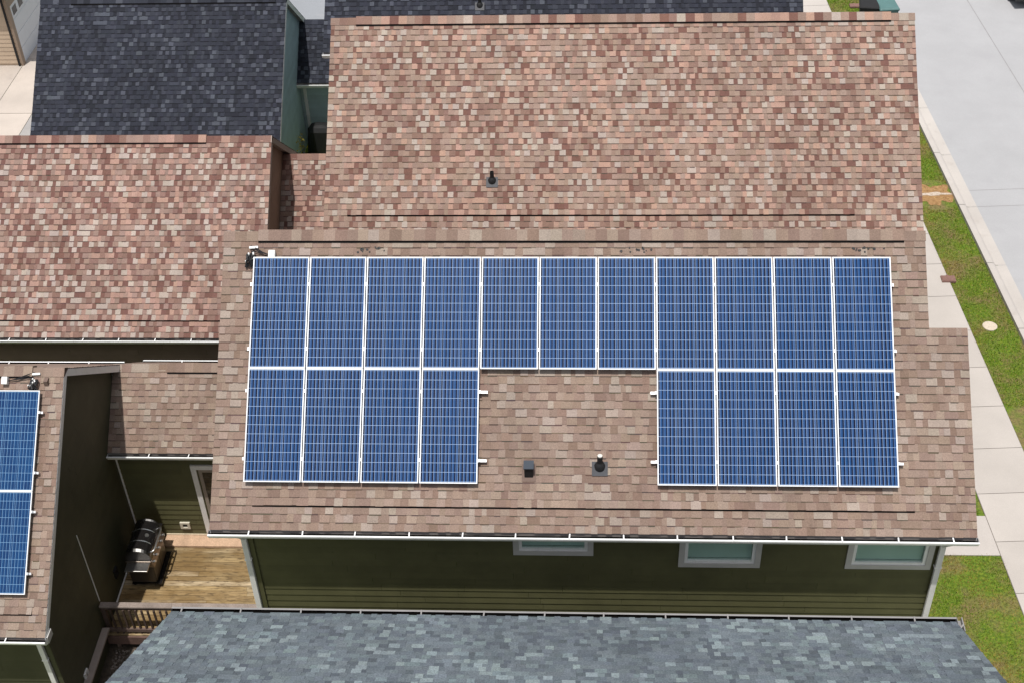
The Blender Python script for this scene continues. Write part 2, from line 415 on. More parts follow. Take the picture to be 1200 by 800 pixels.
# ------------------------------------------------------------------ walls
def siding(mb, P, z0, z1, urange, out, exposure=.165, holes=(), m=0, col=(1, 1, 1)):
    """lap boards; P(u, z) -> point on the wall plane, out = outward normal; urange(z) -> (u0, u1); holes (u0,u1,z0,z1)"""
    out = Vector(out); z = z0
    def board(ua0, ub0, ua1, ub1, za, zb, fa, fb, tint):
        if ub0-ua0 > 3.2 and ub1-ua1 > 3.2:      # butt joint between two lengths of board
            j = uni(ua0+1.2, min(ua0+3.6, ub0-1.0)); k2 = uni(.92, 1.07)
            board(ua0, j-.002, ua1, j-.002, za, zb, fa, fb, tuple(k2 for _ in tint)); board(j+.002, ub0, j+.002, ub1, za, zb, fa, fb, tint); return
        oa = .004+(1-fa)*.014; ob = .004+(1-fb)*.014
        a = P(ua0, za)+out*oa; b = P(ub0, za)+out*oa; c = P(ub1, zb)+out*ob; d = P(ua1, zb)+out*ob
        mb.quad(a, b, c, d, tint, m)
        if fa == 0: mb.quad(P(ua0, za), P(ub0, za), b, a, tint, m)
    while z < z1-.005:
        zb = min(z+exposure, z1); k = uni(.94, 1.06); tint = tuple(x*k for x in col)
        cuts = sorted({z, zb} | {h[i] for h in holes for i in (2, 3) if z < h[i] < zb})
        for s0, s1 in zip(cuts, cuts[1:]):
            f0, f1 = (s0-z)/exposure, (s1-z)/exposure
            (a0, b0), (a1, b1) = urange(s0), urange(s1)
            zm = (s0+s1)/2; hs = sorted(h for h in holes if h[2] < zm < h[3])
            e0, e1 = a0, a1
            for h in hs:
                if h[0] > e0: board(e0, h[0], e1, h[0], s0, s1, f0, f1, tint)
                e0 = e1 = h[1]
            if b0-e0 > .002 or b1-e1 > .002: board(e0, b0, e1, b1, s0, s1, f0, f1, tint)
        z = zb

def gutter(root, x0, x1, y, z, s, ticks=.9, first=.45, white=M_white, end=True, lip=.088):
    """open gutter along X below a shingle edge at (y, z); s = -1: its front faces -Y, +1: faces +Y.  Part of a house, with hanger sub-parts"""
    mb = MB(); D = lambda d: y+s*d
    prof = [(-.02, -.025), (-.02, -.125), (.075, -.125), (.088, -.085), (.118, -.045), (.118, -.018), (lip, -.018)]
    for (d0, h0), (d1, h1) in zip(prof, prof[1:]):
        mb.quad((x0, D(d0), z+h0), (x1, D(d0), z+h0), (x1, D(d1), z+h1), (x0, D(d1), z+h1))
    inn = [(-.016, -.03), (-.016, -.085), (.086, -.085), (.112, -.044), (.112, -.022)]
    for (d0, h0), (d1, h1) in zip(inn, inn[1:]):
        mb.quad((x0, D(d0), z+h0), (x1, D(d0), z+h0), (x1, D(d1), z+h1), (x0, D(d1), z+h1), m=1)
    if end:
        for xx in (x0, x1):
            mb.poly([(xx, D(d), z+h) for d, h in prof[:6]])
    g = child(mb, 'gutter', [white, M_gutter_in], root)
    h0 = MB(); h0.box(-.011, .011, *sorted((D(-.01)-y, D(.114)-y)), -.02, -.008)
    proto = None; x = x0+first
    while x < x1-.1:
        if proto is None:
            proto = h0.build('hanger', white, g); o = proto
        else:
            o = proto.copy(); COL.objects.link(o); o.parent = g
        gl = Vector(root.location)
        o.location = Vector((x+uni(-.02, .02), y, z))-gl
        o.rotation_euler = (0, 0, R(uni(-5, 5)))
        x += ticks
    return g

def downspout(root, x, y, z0, z1, elbow_to=None, m=M_trim):
    mb = MB(); mb.box(x-.05, x+.05, y-.04, y+.04, z0, z1)
    for zz in (z1-.6, (z0+z1)/2): mb.box(x-.065, x+.065, y-.045, y+.045, zz, zz+.03)
    if elbow_to: mb.bar((x, y, z1-.02), elbow_to, .09, .075)
    return child(mb, 'downspout', m, root, bevel=.008)

def window(root, x0, x1, z0, z1, y, trim=.1):
    """window in a wall that faces -Y at plane y: casing, sash, pane and blind"""
    mb = MB(); a, b, c, d = x0, x1, z0, z1; ya, yb = y-.04, y+.06
    mb.box(a, b, ya, yb, c, c+trim); mb.box(a, b, ya, yb, d-trim, d); mb.box(a, a+trim, ya, yb, c+trim, d-trim); mb.box(b-trim, b, ya, yb, c+trim, d-trim)
    w = child(mb, 'window', M_casing, root)
    s = MB(); t = .055; a, b, c, d = x0+trim, x1-trim, z0+trim, z1-trim; ya, yb = y-.022, y+.05
    s.box(a, b, ya, yb, c, c+t); s.box(a, b, ya, yb, d-t, d); s.box(a, a+t, ya, yb, c+t, d-t); s.box(b-t, b, ya, yb, c+t, d-t)
    g = MB(); g.box(a+t, b-t, y+.012, y+.018, c+t, d-t)
    bl = MB(); zz = c+t
    while zz < d-t:
        bl.hexa([(a+t, y+.06, zz), (b-t, y+.06, zz), (b-t, y+.085, zz+.012), (a+t, y+.085, zz+.012), (a+t, y+.063, zz+.03), (b-t, y+.063, zz+.03), (b-t, y+.088, zz+.032), (a+t, y+.088, zz+.032)])
        zz += .034
    for mbx, nm, mm in ((s, 'sash', M_white), (g, 'pane', M_glass), (bl, 'blind', M_blind)):
        o = mbx.build(nm, mm, w)
        o.data.transform(Matrix.Translation(-Vector(root.location)))
    return w

def make_house(name, label, roof_x, wall_x, ridge, front_y, back_y, slope, wall_y, wall_m, pal, tabs, fascia_m, shingle_m=None, step=None, lip=None, vent=None,
               holes=(), exposure=.165, cluster=.04, ground=GZ, fine=('front',), front_gutter=True, back_gutter=True, seed=1, ticks=.91, first=.45, back_wall=True, left_gable=True, cap_pal=None, cap=True, gut=None):
    """gabled house with its ridge along X.  ridge=(y,z) on the shingle plane; slope in degrees"""
    shingle_m = shingle_m or M_shingle
    x0, x1 = roof_x; yr, zr = ridge; s = R(slope); cs, sn, tn = math.cos(s), math.sin(s), math.tan(s)
    root = thing(name, label, 'house', ((x0+x1)/2, yr, ground))
    Lf, Lb = (yr-front_y)/cs, (back_y-yr)/cs
    zf, zb = zr-(yr-front_y)*tn, zr-(back_y-yr)*tn
    roof = MB()
    ur = (lambda v: (0, x1-x0)) if step is None else (lambda v: (0, (step[1] if v < step[0] else x1)-x0))
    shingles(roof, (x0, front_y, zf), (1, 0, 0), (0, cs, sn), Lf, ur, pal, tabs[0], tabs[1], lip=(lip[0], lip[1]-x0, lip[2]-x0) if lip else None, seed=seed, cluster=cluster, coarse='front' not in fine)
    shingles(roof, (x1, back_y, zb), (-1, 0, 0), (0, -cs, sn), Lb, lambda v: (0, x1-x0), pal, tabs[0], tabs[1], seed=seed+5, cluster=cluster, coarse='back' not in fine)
    # roof deck under the shingles
    th = .11/cs
    def slab(xa, xb, ya, za, yb2, zb2):
        roof.hexa([(xa, ya, za-th), (xb, ya, za-th), (xb, yb2, zb2-th), (xa, yb2, zb2-th), (xa, ya, za-.004), (xb, ya, za-.004), (xb, yb2, zb2-.004), (xa, yb2, zb2-.004)], (1, 1, 1), 1)
    slab(x0+.014, x1-.014, front_y+.01, zf+.01*tn, yr, zr); slab(x0+.014, x1-.014, yr, zr, back_y-.01, zb+.01*tn)
    if step:
        ys = front_y+step[0]*cs; slab(x1-.012, step[1]-.014, front_y+.012, zf+.012*tn, ys, zf+step[0]*sn)
    ro = child(roof, 'roof', [shingle_m, M_soffit], root)
    if cap:
        cp = MB(); ridge_cap(cp, yr, zr, x0-.01, x1+.01, s, cap_pal or pal, vent)
        cp.v = [tuple(Vector(q)-Vector(root.location)) for q in cp.v]
        cp.build('ridge_cap', shingle_m, ro)
    # rake boards
    fa = MB()
    for xx, sg in ((x0, -1), (x1, 1)):
        xa, xb = sorted((xx-sg*.012, xx+sg*.003))
        for (ya, za), (yb2, zb2) in (((front_y, zf), (yr, zr)), ((yr, zr), (back_y, zb))):
            if step and sg == 1 and ya == front_y:
                t0 = step[0]*cs; ya, za = front_y+t0, zf+t0*tn
            fa.hexa([(xa, ya, za-.2), (xb, ya, za-.2), (xb, yb2, zb2-.2), (xa, yb2, zb2-.2), (xa, ya, za-.016), (xb, ya, za-.016), (xb, yb2, zb2-.016), (xa, yb2, zb2-.016)])
    if step:
        t0 = step[0]*cs; xa, xb = step[1]-.012, step[1]+.003
        fa.hexa([(xa, front_y, zf-.2), (xb, front_y, zf-.2), (xb, front_y+t0, zf+t0*tn-.2), (xa, front_y+t0, zf+t0*tn-.2), (xa, front_y, zf-.016), (xb, front_y, zf-.016), (xb, front_y+t0, zf+t0*tn-.016), (xa, front_y+t0, zf+t0*tn-.016)])
    wf, wb = wall_y
    # eave boards and soffits
    xe = step[1] if step else x1
    fa.box(x0, xe, front_y+.022, front_y+.044, zf-.2, zf-.012); fa.box(x0+.01, xe-.01, front_y+.044, wf+.03, zf-.2, zf-.185)
    fa.box(x0, x1, back_y-.044, back_y-.022, zb-.2, zb-.012); fa.box(x0+.01, x1-.01, wb-.03, back_y-.044, zb-.2, zb-.185)
    child(fa, 'fascia', fascia_m, root)
    # walls
    wx0, wx1 = wall_x; w = MB()
    zft = zf-.19; zbt = zb-.19
    siding(w, lambda u, z: Vector((u, wf, z)), ground, zft, lambda z: (wx0, wx1 if not step else step[2]), (0, -1, 0), exposure, holes)
    siding(w, lambda u, z: Vector((u, wb, z)), ground, zbt, lambda z: (wx0, wx1), (0, 1, 0), exposure)
    def gab(z):
        zz = z+th+.01
        a = wf if zz <= zr-(yr-wf)*tn else yr-(zr-zz)/tn
        b = wb if zz <= zr-(wb-yr)*tn else yr+(zr-zz)/tn
        return (min(a, yr), max(b, yr))
    for xx, sg in ((wx0, -1), (wx1, 1)):
        siding(w, lambda u, z, xx=xx: Vector((xx, u, z)), ground, zr-th-.02, gab if not (step and sg == 1) else (lambda z: (max(gab(z)[0], wf+.5), gab(z)[1])), (sg, 0, 0), exposure)
    if step:   # side bay under the wider lower roof
        yb_ = front_y+step[0]*cs-.12
        siding(w, lambda u, z: Vector((step[2], u, z)), ground, zf+(yb_-front_y)*tn-.15, lambda z: (max(wf, front_y+(z+.16-zf)/tn), yb_), (1, 0, 0), exposure)
        siding(w, lambda u, z: Vector((u, yb_, z)), ground, zf+(yb_-front_y)*tn-.16, lambda z: (wx1, step[2]), (0, 1, 0), exposure)
    child(w, 'wall', wall_m, root)
    # corner boards
    cb = MB()
    wxr = step[2] if step else wx1
    for xx, yy, top in ((wx0, wf, zft), (wxr, wf, zft), (wx0, wb, zbt), (wx1, wb, zbt)):
        cb = MB(); cb.box(xx-.045, xx+.045, yy-.045, yy+.045, ground, top)
        child(cb, 'corner_trim', wall_m, root)
    if front_gutter: gutter(root, x0-.02, xe+.02, front_y, zf, -1, ticks, first, gut or M_white)
    if back_gutter: gutter(root, x0-.02, x1+.02, back_y, zb, 1, ticks, first, gut or M_white, lip=.085 if gut else .088)
    root['eave_z'] = zf
    return root, ro, (zf, zb, tn, cs, sn)

def vent_stack(root, ro_dir, p, slope, kind):
    """plumbing vent: sheet flashing, rubber boot and pipe, or a box vent; part of the house"""
    s = R(slope); V = Vector((0, math.cos(s), math.sin(s))); U = Vector((1, 0, 0)); Nn = U.cross(V); p = Vector(p)
    l = Vector(root.location)
    if kind == 'box':
        mb = MB(); w, h = .075, .1
        b = [p-U*w-V*h, p+U*w-V*h, p+U*w+V*h, p-U*w+V*h]
        t = [b[0]+Vector((0, 0, .24)), b[1]+Vector((0, 0, .24)), b[2]+Vector((0, 0, .13)), b[3]+Vector((0, 0, .13))]
        mb.hexa(b+t)
        o = child(mb, 'box_vent', M_black, root, bevel=.01)
        lid = MB(); lid.hexa([t[0]+Vector((-.012, -.02, .001)), t[1]+Vector((.012, -.02, .001)), t[2]+Vector((.012, .01, .001)), t[3]+Vector((-.012, .01, .001)),
                              t[0]+Vector((-.012, -.02, .016)), t[1]+Vector((.012, -.02, .016)), t[2]+Vector((.012, .01, .016)), t[3]+Vector((-.012, .01, .016))])
        lid.v = [tuple(Vector(q)-l) for q in lid.v]; lid.build('lid', M_ventlid, o)
        fl = MB(); q = .15
        fl.hexa([p+U*a*q*.8+V*b_*q+Nn*n for n in (.012, .019) for a, b_ in ((-1, -1), (1, -1), (1, 1), (-1, 1))]); fl.v = [tuple(Vector(x)-l) for x in fl.v]; fl.build('flashing', M_shingle_plain, o)
        return o
    mb = MB(); q = .135
    mb.hexa([p+U*a*q+V*(b_*q*.9-.03)+Nn*n for n in (.017, .024) for a, b_ in ((-1, -1), (1, -1), (1, 1), (-1, 1))])
    o = child(mb, 'vent_pipe', M_lead, root)
    bt = MB(); bt.lathe([(.098, 0), (.094, .06), (.07, .1), (.05, .13)], p+Nn*.0+Vector((0, .01, -.02)))
    pp = MB(); c = p+Vector((0, .01, -.05))
    prof = [(.047, .05), (.047, .3), (.038, .3), (.035, .2)]
    pp.lathe(prof, c)
    if kind == 'white':
        tp = MB(); tp.lathe([(.04, .3), (.042, .32), (.025, .33), (.0, .33)], c); tp.v = [tuple(Vector(x)-l) for x in tp.v]; tp.build('cap', M_pipe, o, smooth=True)
    for m_, nm, mm in ((bt, 'rubber_boot', M_black), (pp, 'pipe', M_black)):
        m_.v = [tuple(Vector(x)-l) for x in m_.v]; m_.build(nm, mm, o, smooth=True)
    return o
M_shingle_plain = mat_paint('brown_flashing', (.16, .11, .09), .8, .15, 10)

SL = 39.8; TN = math.tan(R(SL))
zat = lambda k, y: k+TN*y          # height of the front slope plane k at distance y

# ------------------------------------------------------------------ the houses
wins = ((4.62, 6.02, -4.03), (7.51, 8.93, -4.3), (10.4, 11.87, -4.295))
WF = -3.28
holes = [(a, b, c, c+.7) for a, b, c in wins]
holes = [(a+.03, b-.03, c+.03, min(c+.67, -3.44)) for a, b, c in wins]
main, main_roof, mg = make_house('green_house', 'large green-sided house with tan shingle roof carrying the big solar array', (-.57, 11.76), (0.0, 11.45), (.45, zat(-.17, .45)), -3.585, 4.55, SL, (WF, 4.2),
    M_olive, PAL_MAIN, (.1, .21), M_trim, step=(3.48, 12.41, 11.97), lip=(.4, .3, 11.36), vent=(-.05, 11.3), holes=holes, cluster=.08, seed=3, ticks=.914, first=.72)
for a, b, c in wins: window(main, a, b, c, -3.432, WF)
downspout(main, -.1, WF-.06, GZ, -3.6, (-.2, -3.56, -3.3)); downspout(main, 11.98, WF-.06, GZ, -3.6, (12.12, -3.56, -3.3))
vent_stack(main, None, (6.12, -2.72, zat(-.17, -2.72)), SL, 'white')
vent_stack(main, None, (4.91, -2.8, zat(-.17, -2.8)), SL, 'box')

left, left_roof, lg = make_house('green_house', 'lower green-sided house at the left edge with two panels on its shingle roof', (-15.5, -4.43), (-15.2, -4.6), (.72, zat(-3.87, .72)), -3.29, 3.3, SL, (-3.02, 3.0),
    M_dkgreen, PAL_MAIN, (.1, .21), M_white, lip=(.42, -12, -4.8), vent=(-14, -5.0), cluster=.06, seed=9, first=.3)
downspout(left, -4.74, -3.07, GZ, -7.0)
rear, rear_roof, rg = make_house('brown_roof_house', 'house directly behind the main one with a speckled pink and brown shingle roof', (-.14, 13.5), (.1, 13.2), (10.17, zat(-9, 10.17)), 6.14, 14.2, SL, (6.47, 13.9),
    M_brownwall, PAL_REAR, (.105, .15), M_fascia_brown, lip=(.45, .42, 11.95), vent=(.45, 12.9), cluster=.03, seed=13)
vent_stack(rear, None, (3.74, 7.09, zat(-9, 7.09)), SL, 'black')
lrear, lrear_roof, lrg = make_house('brown_roof_house', 'lower house in the left row with a red and brown speckled roof and brown walls', (-14, -2.0), (-13.8, -2.2), (10.02, zat(-12, 10.02)), 6.05, 12.9, SL, (6.3, 12.6),
    M_brownwall, PAL_LEFT, (.105, .15), M_fascia_brown, lip=(.42, -13, -2.1), vent=(-13, -3.6), cluster=.03, seed=17, first=.25)
darkl, darkl_roof, dlg = make_house('blue_house', 'blue-grey house with a plain dark slate coloured roof beside the driveway', (-11.05, -3.32), (-10.85, -3.5), (19.35, zat(-20.5, 19.35)), 15.3, 23.2, SL, (15.65, 22.9),
    M_bluewall, PAL_DARK, (.1, .15), M_trim, cluster=.05, seed=21, vent=(-10, -3.6))
darkr, darkr_roof, drg = make_house('dark_roof_house', 'far house whose dark roof shows as a thin band behind the pink roof', (-1.72, 12.15), (-1.5, 11.8), (20.5, zat(-18, 20.5)), 16.12, 24.8, SL, (16.45, 24.4),
    M_bluewall, PAL_DARK, (.1, .15), M_trim, cluster=.05, seed=25)
vent_stack(darkr, None, (2.83, 17.2, zat(-18, 17.2)), SL, 'black')
greyh, grey_roof, gg = make_house('grey_roof_house', 'nearest house in the foreground with a blue-grey shingle roof', (-.5, 11.42), (-.2, 11.1), (-10.71, -2.33+4.68*math.tan(R(33))), -15.2, -6.0, 33, (-14.9, -6.36),
    M_greywall, PAL_GREY, (.085, .19), M_trim, shingle_m=M_slate, fine=('back',), cluster=.16, seed=31, first=.17, ticks=.93, gut=M_gutter_grey)

mb = MB(); zz = gg[1]
for d0, d1 in ((0, .24),):
    yy0, yy1 = -6.0+.11-d1, -6.0+.118; xa = 11.445
    mb.box(xa, xa+.006, yy0, yy1, zz-.11, zz-.02); mb.box(xa+.07, xa+.085, yy0, yy1, zz-.11, zz-.018); mb.box(xa+.006, xa+.07, yy0, yy1, zz-.11, zz-.1)
mb.bar((xa, yy0+.02, zz-.03), (xa+.08, yy0+.12, zz-.02), .02, .01)
child(mb, 'gutter_return', M_gutter_grey, greyh)

# connecting wings between the houses of a row
def wing(name, label, x0, x1, k, yr, yf, wall_y, wall_m, pal, tabs, lip=None, seed=1, holes=(), first=.5, ridge_vent=None, ticks=.9):
    root = thing(name, label, 'wing', ((x0+x1)/2, yr, GZ)); s = R(SL); cs, sn = math.cos(s), math.sin(s)
    zr, zf = zat(k, yr), zat(k, yf); mb = MB()
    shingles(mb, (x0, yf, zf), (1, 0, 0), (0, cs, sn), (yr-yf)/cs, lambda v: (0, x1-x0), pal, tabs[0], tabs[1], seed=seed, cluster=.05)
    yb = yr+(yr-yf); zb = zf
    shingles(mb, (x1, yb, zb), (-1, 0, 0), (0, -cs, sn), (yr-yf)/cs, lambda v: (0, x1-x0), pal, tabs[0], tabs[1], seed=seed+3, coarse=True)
    th = .13
    mb.hexa([(x0, yf+.01, zf-th), (x1, yf+.01, zf-th), (x1, yr, zr-th), (x0, yr, zr-th), (x0, yf+.01, zf), (x1, yf+.01, zf), (x1, yr, zr-.004), (x0, yr, zr-.004)], (1, 1, 1), 1)
    mb.hexa([(x0, yr, zr-th), (x1, yr, zr-th), (x1, yb-.01, zb-th), (x0, yb-.01, zb-th), (x0, yr, zr-.004), (x1, yr, zr-.004), (x1, yb-.01, zb), (x0, yb-.01, zb)], (1, 1, 1), 1)
    ro = child(mb, 'roof', [M_shingle, M_soffit], root)
    cp = MB(); ridge_cap(cp, yr, zr, x0, x1, s, pal, ridge_vent)
    cp.v = [tuple(Vector(q)-Vector(root.location)) for q in cp.v]; cp.build('ridge_cap', M_shingle, ro)
    w = MB(); wb = yb-(wall_y-yf)
    siding(w, lambda u, z: Vector((u, wall_y, z)), GZ, zf-.06, lambda z: (x0, x1), (0, -1, 0), .165, holes)
    child(w, 'wall', wall_m, root); w = MB()
    siding(w, lambda u, z: Vector((u, wb, z)), GZ, zb-.06, lambda z: (x0, x1), (0, 1, 0))
    child(w, 'wall', wall_m, root)
    fa = MB(); fa.box(x0, x1, yf+.022, yf+.044, zf-.2, zf-.012); fa.box(x0, x1, yf+.044, wall_y+.02, zf-.2, zf-.185)
    child(fa, 'fascia', M_trim, root)
    gutter(root, x0, x1, yf, zf, -1, ticks, first)
    gutter(root, x0, x1, yb, zb, 1, ticks, first)
    return root
DZ = -9.58                                       # deck top
w1 = wing('connecting_wing', 'low shingled wing joining the two green houses above the wooden deck', -4.585, -.03, -8.0, 3.2, 1.69, 1.98, M_olive, PAL_MAIN, (.1, .21), seed=41, first=.95, ridge_vent=(-3.3, -.1), ticks=.88)
w2 = wing('connecting_wing', 'small speckled brown roof wedged between the two pink-brown houses', -2.18, .08, -14.7, 11.5, 9.2, 9.55, M_brownwall, PAL_LEFT, (.105, .15), seed=43)
w3 = wing('connecting_wing', 'low dark-roofed wing with blue-grey siding beside the blue house', -3.48, -1.53, -24.0, 21.4, 19.72, 20.05, M_bluewall, PAL_DARK, (.1, .15), seed=45, first=1.2)
downspout(w3, -3.32, 20.0, GZ, -7.8); 

# fixtures on the walls, as parts of their house
def wall_plate(root, c, axis, w, h, m1=M_trim, name='outlet_cover'):
    c = Vector(c); mb = MB()
    t = .03
    def bx(a0, a1, z0, z1):
        if axis == 'y': mb.box(c.x+a0, c.x+a1, c.y-.05, c.y, c.z+z0, c.z+z1)
        else: mb.box(c.x, c.x+.05, c.y+a0, c.y+a1, c.z+z0, c.z+z1)
    bx(-w, w, -h, -h+t*1.6); bx(-w, w, h-t*1.6, h); bx(-w, -w+t*2, -h+t*1.6, h-t*1.6); bx(w-t*2, w, -h+t*1.6, h-t*1.6)
    o = child(mb, name, m1, root)
    k = MB()
    if axis == 'y': k.box(c.x-w+t, c.x+w-t, c.y-.022, c.y-.002, c.z-h+t, c.z+h-t)
    else: k.box(c.x+.002, c.x+.022, c.y-w+t, c.y+w-t, c.z-h+t, c.z+h-t)
    k.v = [tuple(Vector(q)-Vector(root.location)) for q in k.v]; k.build('socket', M_black, o)
wall_plate(w1, (-3.4, 1.975, -9.2), 'y', .115, .1, mat_paint('cream_plate', (.6, .56, .46), .5))
wall_plate(left, (-4.595, .35, -9.0), 'x', .09, .12, M_black)
wall_plate(left, (-4.595, -2.2, -9.3), 'x', .09, .14)
# thin conduit up the dark gable wall, base board along its foot, white bead in the corner
mb = MB(); mb.tube([(-4.575, -.7, -6.6), (-4.575, -.7, -8.7)], .012, 8); child(mb, 'conduit', M_trim, left)
mb = MB(); mb.box(-4.6, -4.43, -3.0, -.95, -9.36, -9.3); child(mb, 'base_board', mat_paint('base_board', (.33, .27, .24), .7, .12), left)
mb = MB(); mb.box(-4.583, -4.55, 1.945, 1.975, DZ+.03, -6.85); mb.box(-4.582, -4.552, -.1, 1.94, DZ+.004, DZ+.03); child(mb, 'corner_bead', M_trim, left)
mb = MB(); mb.box(-4.53, -4.4, -3.27, -3.04, lg[0]-.19, lg[0]-.03); child(mb, 'eave_return', M_casing, left)
# patio door on the wing, mostly hidden by the main roof
mb = MB(); x0, x1, z0, z1 = -2.93, -1.0, DZ+.1, -7.22; y = 1.98
mb.box(x0, x0+.12, y-.05, y, z0, z1); mb.box(x1-.12, x1, y-.05, y, z0, z1); mb.box(x0+.12, x1-.12, y-.05, y, z1-.12, z1)
dr = child(mb, 'patio_door', M_trim, w1)
l1 = Vector(w1.location)
mb = MB(); mb.box(x0+.16, x0+.24, y-.04, y, z0, z1-.13); mb.box(x1-.24, x1-.16, y-.04, y, z0, z1-.13); mb.box(x0+.24, x1-.24, y-.04, y, z1-.21, z1-.13)
mb.v = [tuple(Vector(q)-l1) for q in mb.v]; mb.build('door_frame', M_fascia_brown, dr)
mb = MB(); mb.box(x0+.24, x1-.24, y-.028, y-.02, z0, z1-.21); mb.v = [tuple(Vector(q)-l1) for q in mb.v]; mb.build('pane', M_carglass, dr)

# small dark scuffs below the main ridge vent, a square vent near the left ridge
def scuffs(root, xs, y, k):
    s = R(SL); V = Vector((0, math.cos(s), math.sin(s))); U = Vector((1, 0, 0)); Nn = U.cross(V)
    for x in xs:
        mb = MB()
        for _ in range(12):
            p = Vector((x+uni(-.28, .28), 0, 0)); yy = y+uni(-.035, .035); p.y = yy; p.z = zat(k, yy)
            r = uni(.014, .027)
            mb.poly([p+Nn*.0175+U*math.cos(a)*r*uni(.7, 1.2)+V*math.sin(a)*r*uni(.7, 1.2) for a in (0, 1.05, 2.1, 3.14, 4.2, 5.2)])
        child(mb, 'tar_spots', M_black, root)
scuffs(main, (2.12, 6.75, 10.78), .2, -.17)
mb = MB(); zz = zat(-3.87, .5); mb.hexa([(-4.8, .44, zat(-3.87, .44)), (-4.72, .44, zat(-3.87, .44)), (-4.72, .56, zat(-3.87, .56)), (-4.8, .56, zat(-3.87, .56)), (-4.8, .44, zz+.08), (-4.72, .44, zz+.08), (-4.72, .56, zz+.09), (-4.8, .56, zz+.09)])
child(mb, 'square_vent', M_shingle_plain, left)

# ------------------------------------------------------------------ solar panels
S_ = R(SL); Vs = Vector((0, math.cos(S_), math.sin(S_))); Us = Vector((1, 0, 0)); Ns = Us.cross(Vs)
rotS = Matrix((Us, Vs, Ns)).transposed().to_euler()
PWd, PHt = .992, 1.971
def make_panel(cells):
    root = bpy.data.objects.new('solar_panel', None); COL.objects.link(root); root.empty_display_size = .2
    f = MB(); w, h, t = PWd/2, PHt/2, .018; a, b = -.032, .006
    f.box(-w, w, -h, -h+t, a, b); f.box(-w, w, h-t, h, a, b); f.box(-w, -w+t, -h+t, h-t, a, b); f.box(w-t, w, -h+t, h-t, a, b)
    f.build('frame', M_frame, root)
    g = MB(); g.box(-w+t, w-t, -h+t, h-t, -.006, .0); g.build('cells', cells, root)
    bk = MB(); bk.box(-.07, .07, h-.25, h-.15, -.028, -.007); bk.build('junction_box', M_black, root)
    return root
def dup(o, parent=None):
    c = o.copy(); COL.objects.link(c)
    if parent: c.parent = parent
    for ch in list(o.children): dup(ch, c)
    return c
CP, RP = 1.012, 1.976
def place(o, origin, col, row):
    # origin: the array's upper left corner in the plane of the glass
    p = Vector(origin)+Us*(col*CP+PWd/2+.01)-Vs*(row*RP+PHt/2+.01)
    o.location = p; o.rotation_euler = rotS
    return o
ordn = ['first', 'second', 'third', 'fourth', 'fifth', 'sixth', 'seventh', 'eighth', 'ninth', 'tenth']
proto = make_panel(M_cells); first_used = False
ORI = Vector((0, 0, 0))
lay = [(c, 0) for c in range(11)]+[(c, 1) for c in range(4)]+[(c, 1) for c in range(7, 11)]
for c, r in lay:
    o = proto if not first_used else dup(proto); first_used = True
    place(o, ORI, c, r)
    if r == 0:
        if c == 0: lb = 'solar panel at the upper left corner of the big array, beside the junction box'
        elif c == 10: lb = 'blue solar panel at the upper right corner of the big array'
        elif c == 4: lb = 'upper row solar panel just right of the inner edge of the lower left block'
        elif c == 5: lb = 'middle one of the three upper row solar panels with bare shingles below'
        elif c == 6: lb = 'upper row solar panel just left of the inner edge of the lower right block'
        elif c < 4: lb = 'upper row solar panel, %s from the left end of the big array' % ordn[c]
        else: lb = 'upper row solar panel, %s from the right end of the big array' % ordn[10-c]
    elif c < 4:
        lb = ['lower row solar panel at the outer left corner of the big array', 'lower left block solar panel, second from the left edge', 'lower left block solar panel, third from the left edge', 'lower left block solar panel beside the bare shingles and the box vent'][c]
    else:
        lb = ['lower right block solar panel beside the bare shingles and the vent pipe', 'lower right block solar panel, second from the bare shingles', 'lower right block solar panel, third from the bare shingles', 'lower row solar panel at the outer right corner of the big array'][c-7]
    tag(o, lb, 'solar panel', 'solar panels on the main roof')
LORI = Vector((-4.845-.99, .27+.015, -3.459-.0))
LORI = Vector((-4.828-CP+.0, .289, -3.459))
protoL = make_panel(M_cells_b)
for i, r in enumerate((0, 1)):
    o = protoL if i == 0 else dup(protoL)
    place(o, LORI, 0, r)
    tag(o, ['deep blue solar panel near the ridge of the lower left house', 'deep blue solar panel nearer the gutter of the lower left house'][i], 'solar panel', 'solar panels on the lower left house')

def rail(origin, c0, c1, row, frac, label, ext=(.1, .17), group='mounting rails under the big solar array'):
    root = bpy.data.objects.new('mounting_rail', None); COL.objects.link(root); tag(root, label, 'rail', group)
    p = Vector(origin)-Vs*(row*RP+.01+PHt*frac); root.location = p+Us*((c0+c1)/2*CP); root.rotation_euler = rotS
    L0, L1 = -(c1-c0)/2*CP-ext[0], (c1-c0)/2*CP+ext[1]
    mb = MB(); mb.box(L0, L1, -.022, .022, -.085, -.034); mb.build('beam', M_alu, root)
    # clamps: one in each seam and one at each end; feet down to the shingles
    cl0 = None
    for i in range(c1-c0+1):
        x = -(c1-c0)/2*CP+i*CP+(-.006 if i == 0 else .006 if i == c1-c0 else 0)
        if cl0 is None:
            m2 = MB(); m2.box(-.0085, .0085, -.025, .025, -.034, .006); m2.box(-.017, .017, -.025, .025, .0065, .0125); m2.lathe([(.007, .0125), (.007, .02), (0, .02)], (0, 0, 0), n=8)
            cl0 = m2.build('clamp', M_alu, root); o = cl0
        else:
            o = cl0.copy(); COL.objects.link(o); o.parent = root
        o.location = (x, 0, 0)
    m3 = MB(); x = L0+.3
    while x < L1-.02:
        m3.box(x-.02, x+.02, -.03, .03, -.13, -.075); x += 1.35
    m3.build('foot', M_alu, root)
    return root
rail(ORI, 0, 11, 0, .25, 'long upper mounting rail near the ridge under the top row of panels', (.03, .035))
rail(ORI, 0, 11, 0, .83, 'long mounting rail under the bottom third of the top row of panels', (.035, .045))
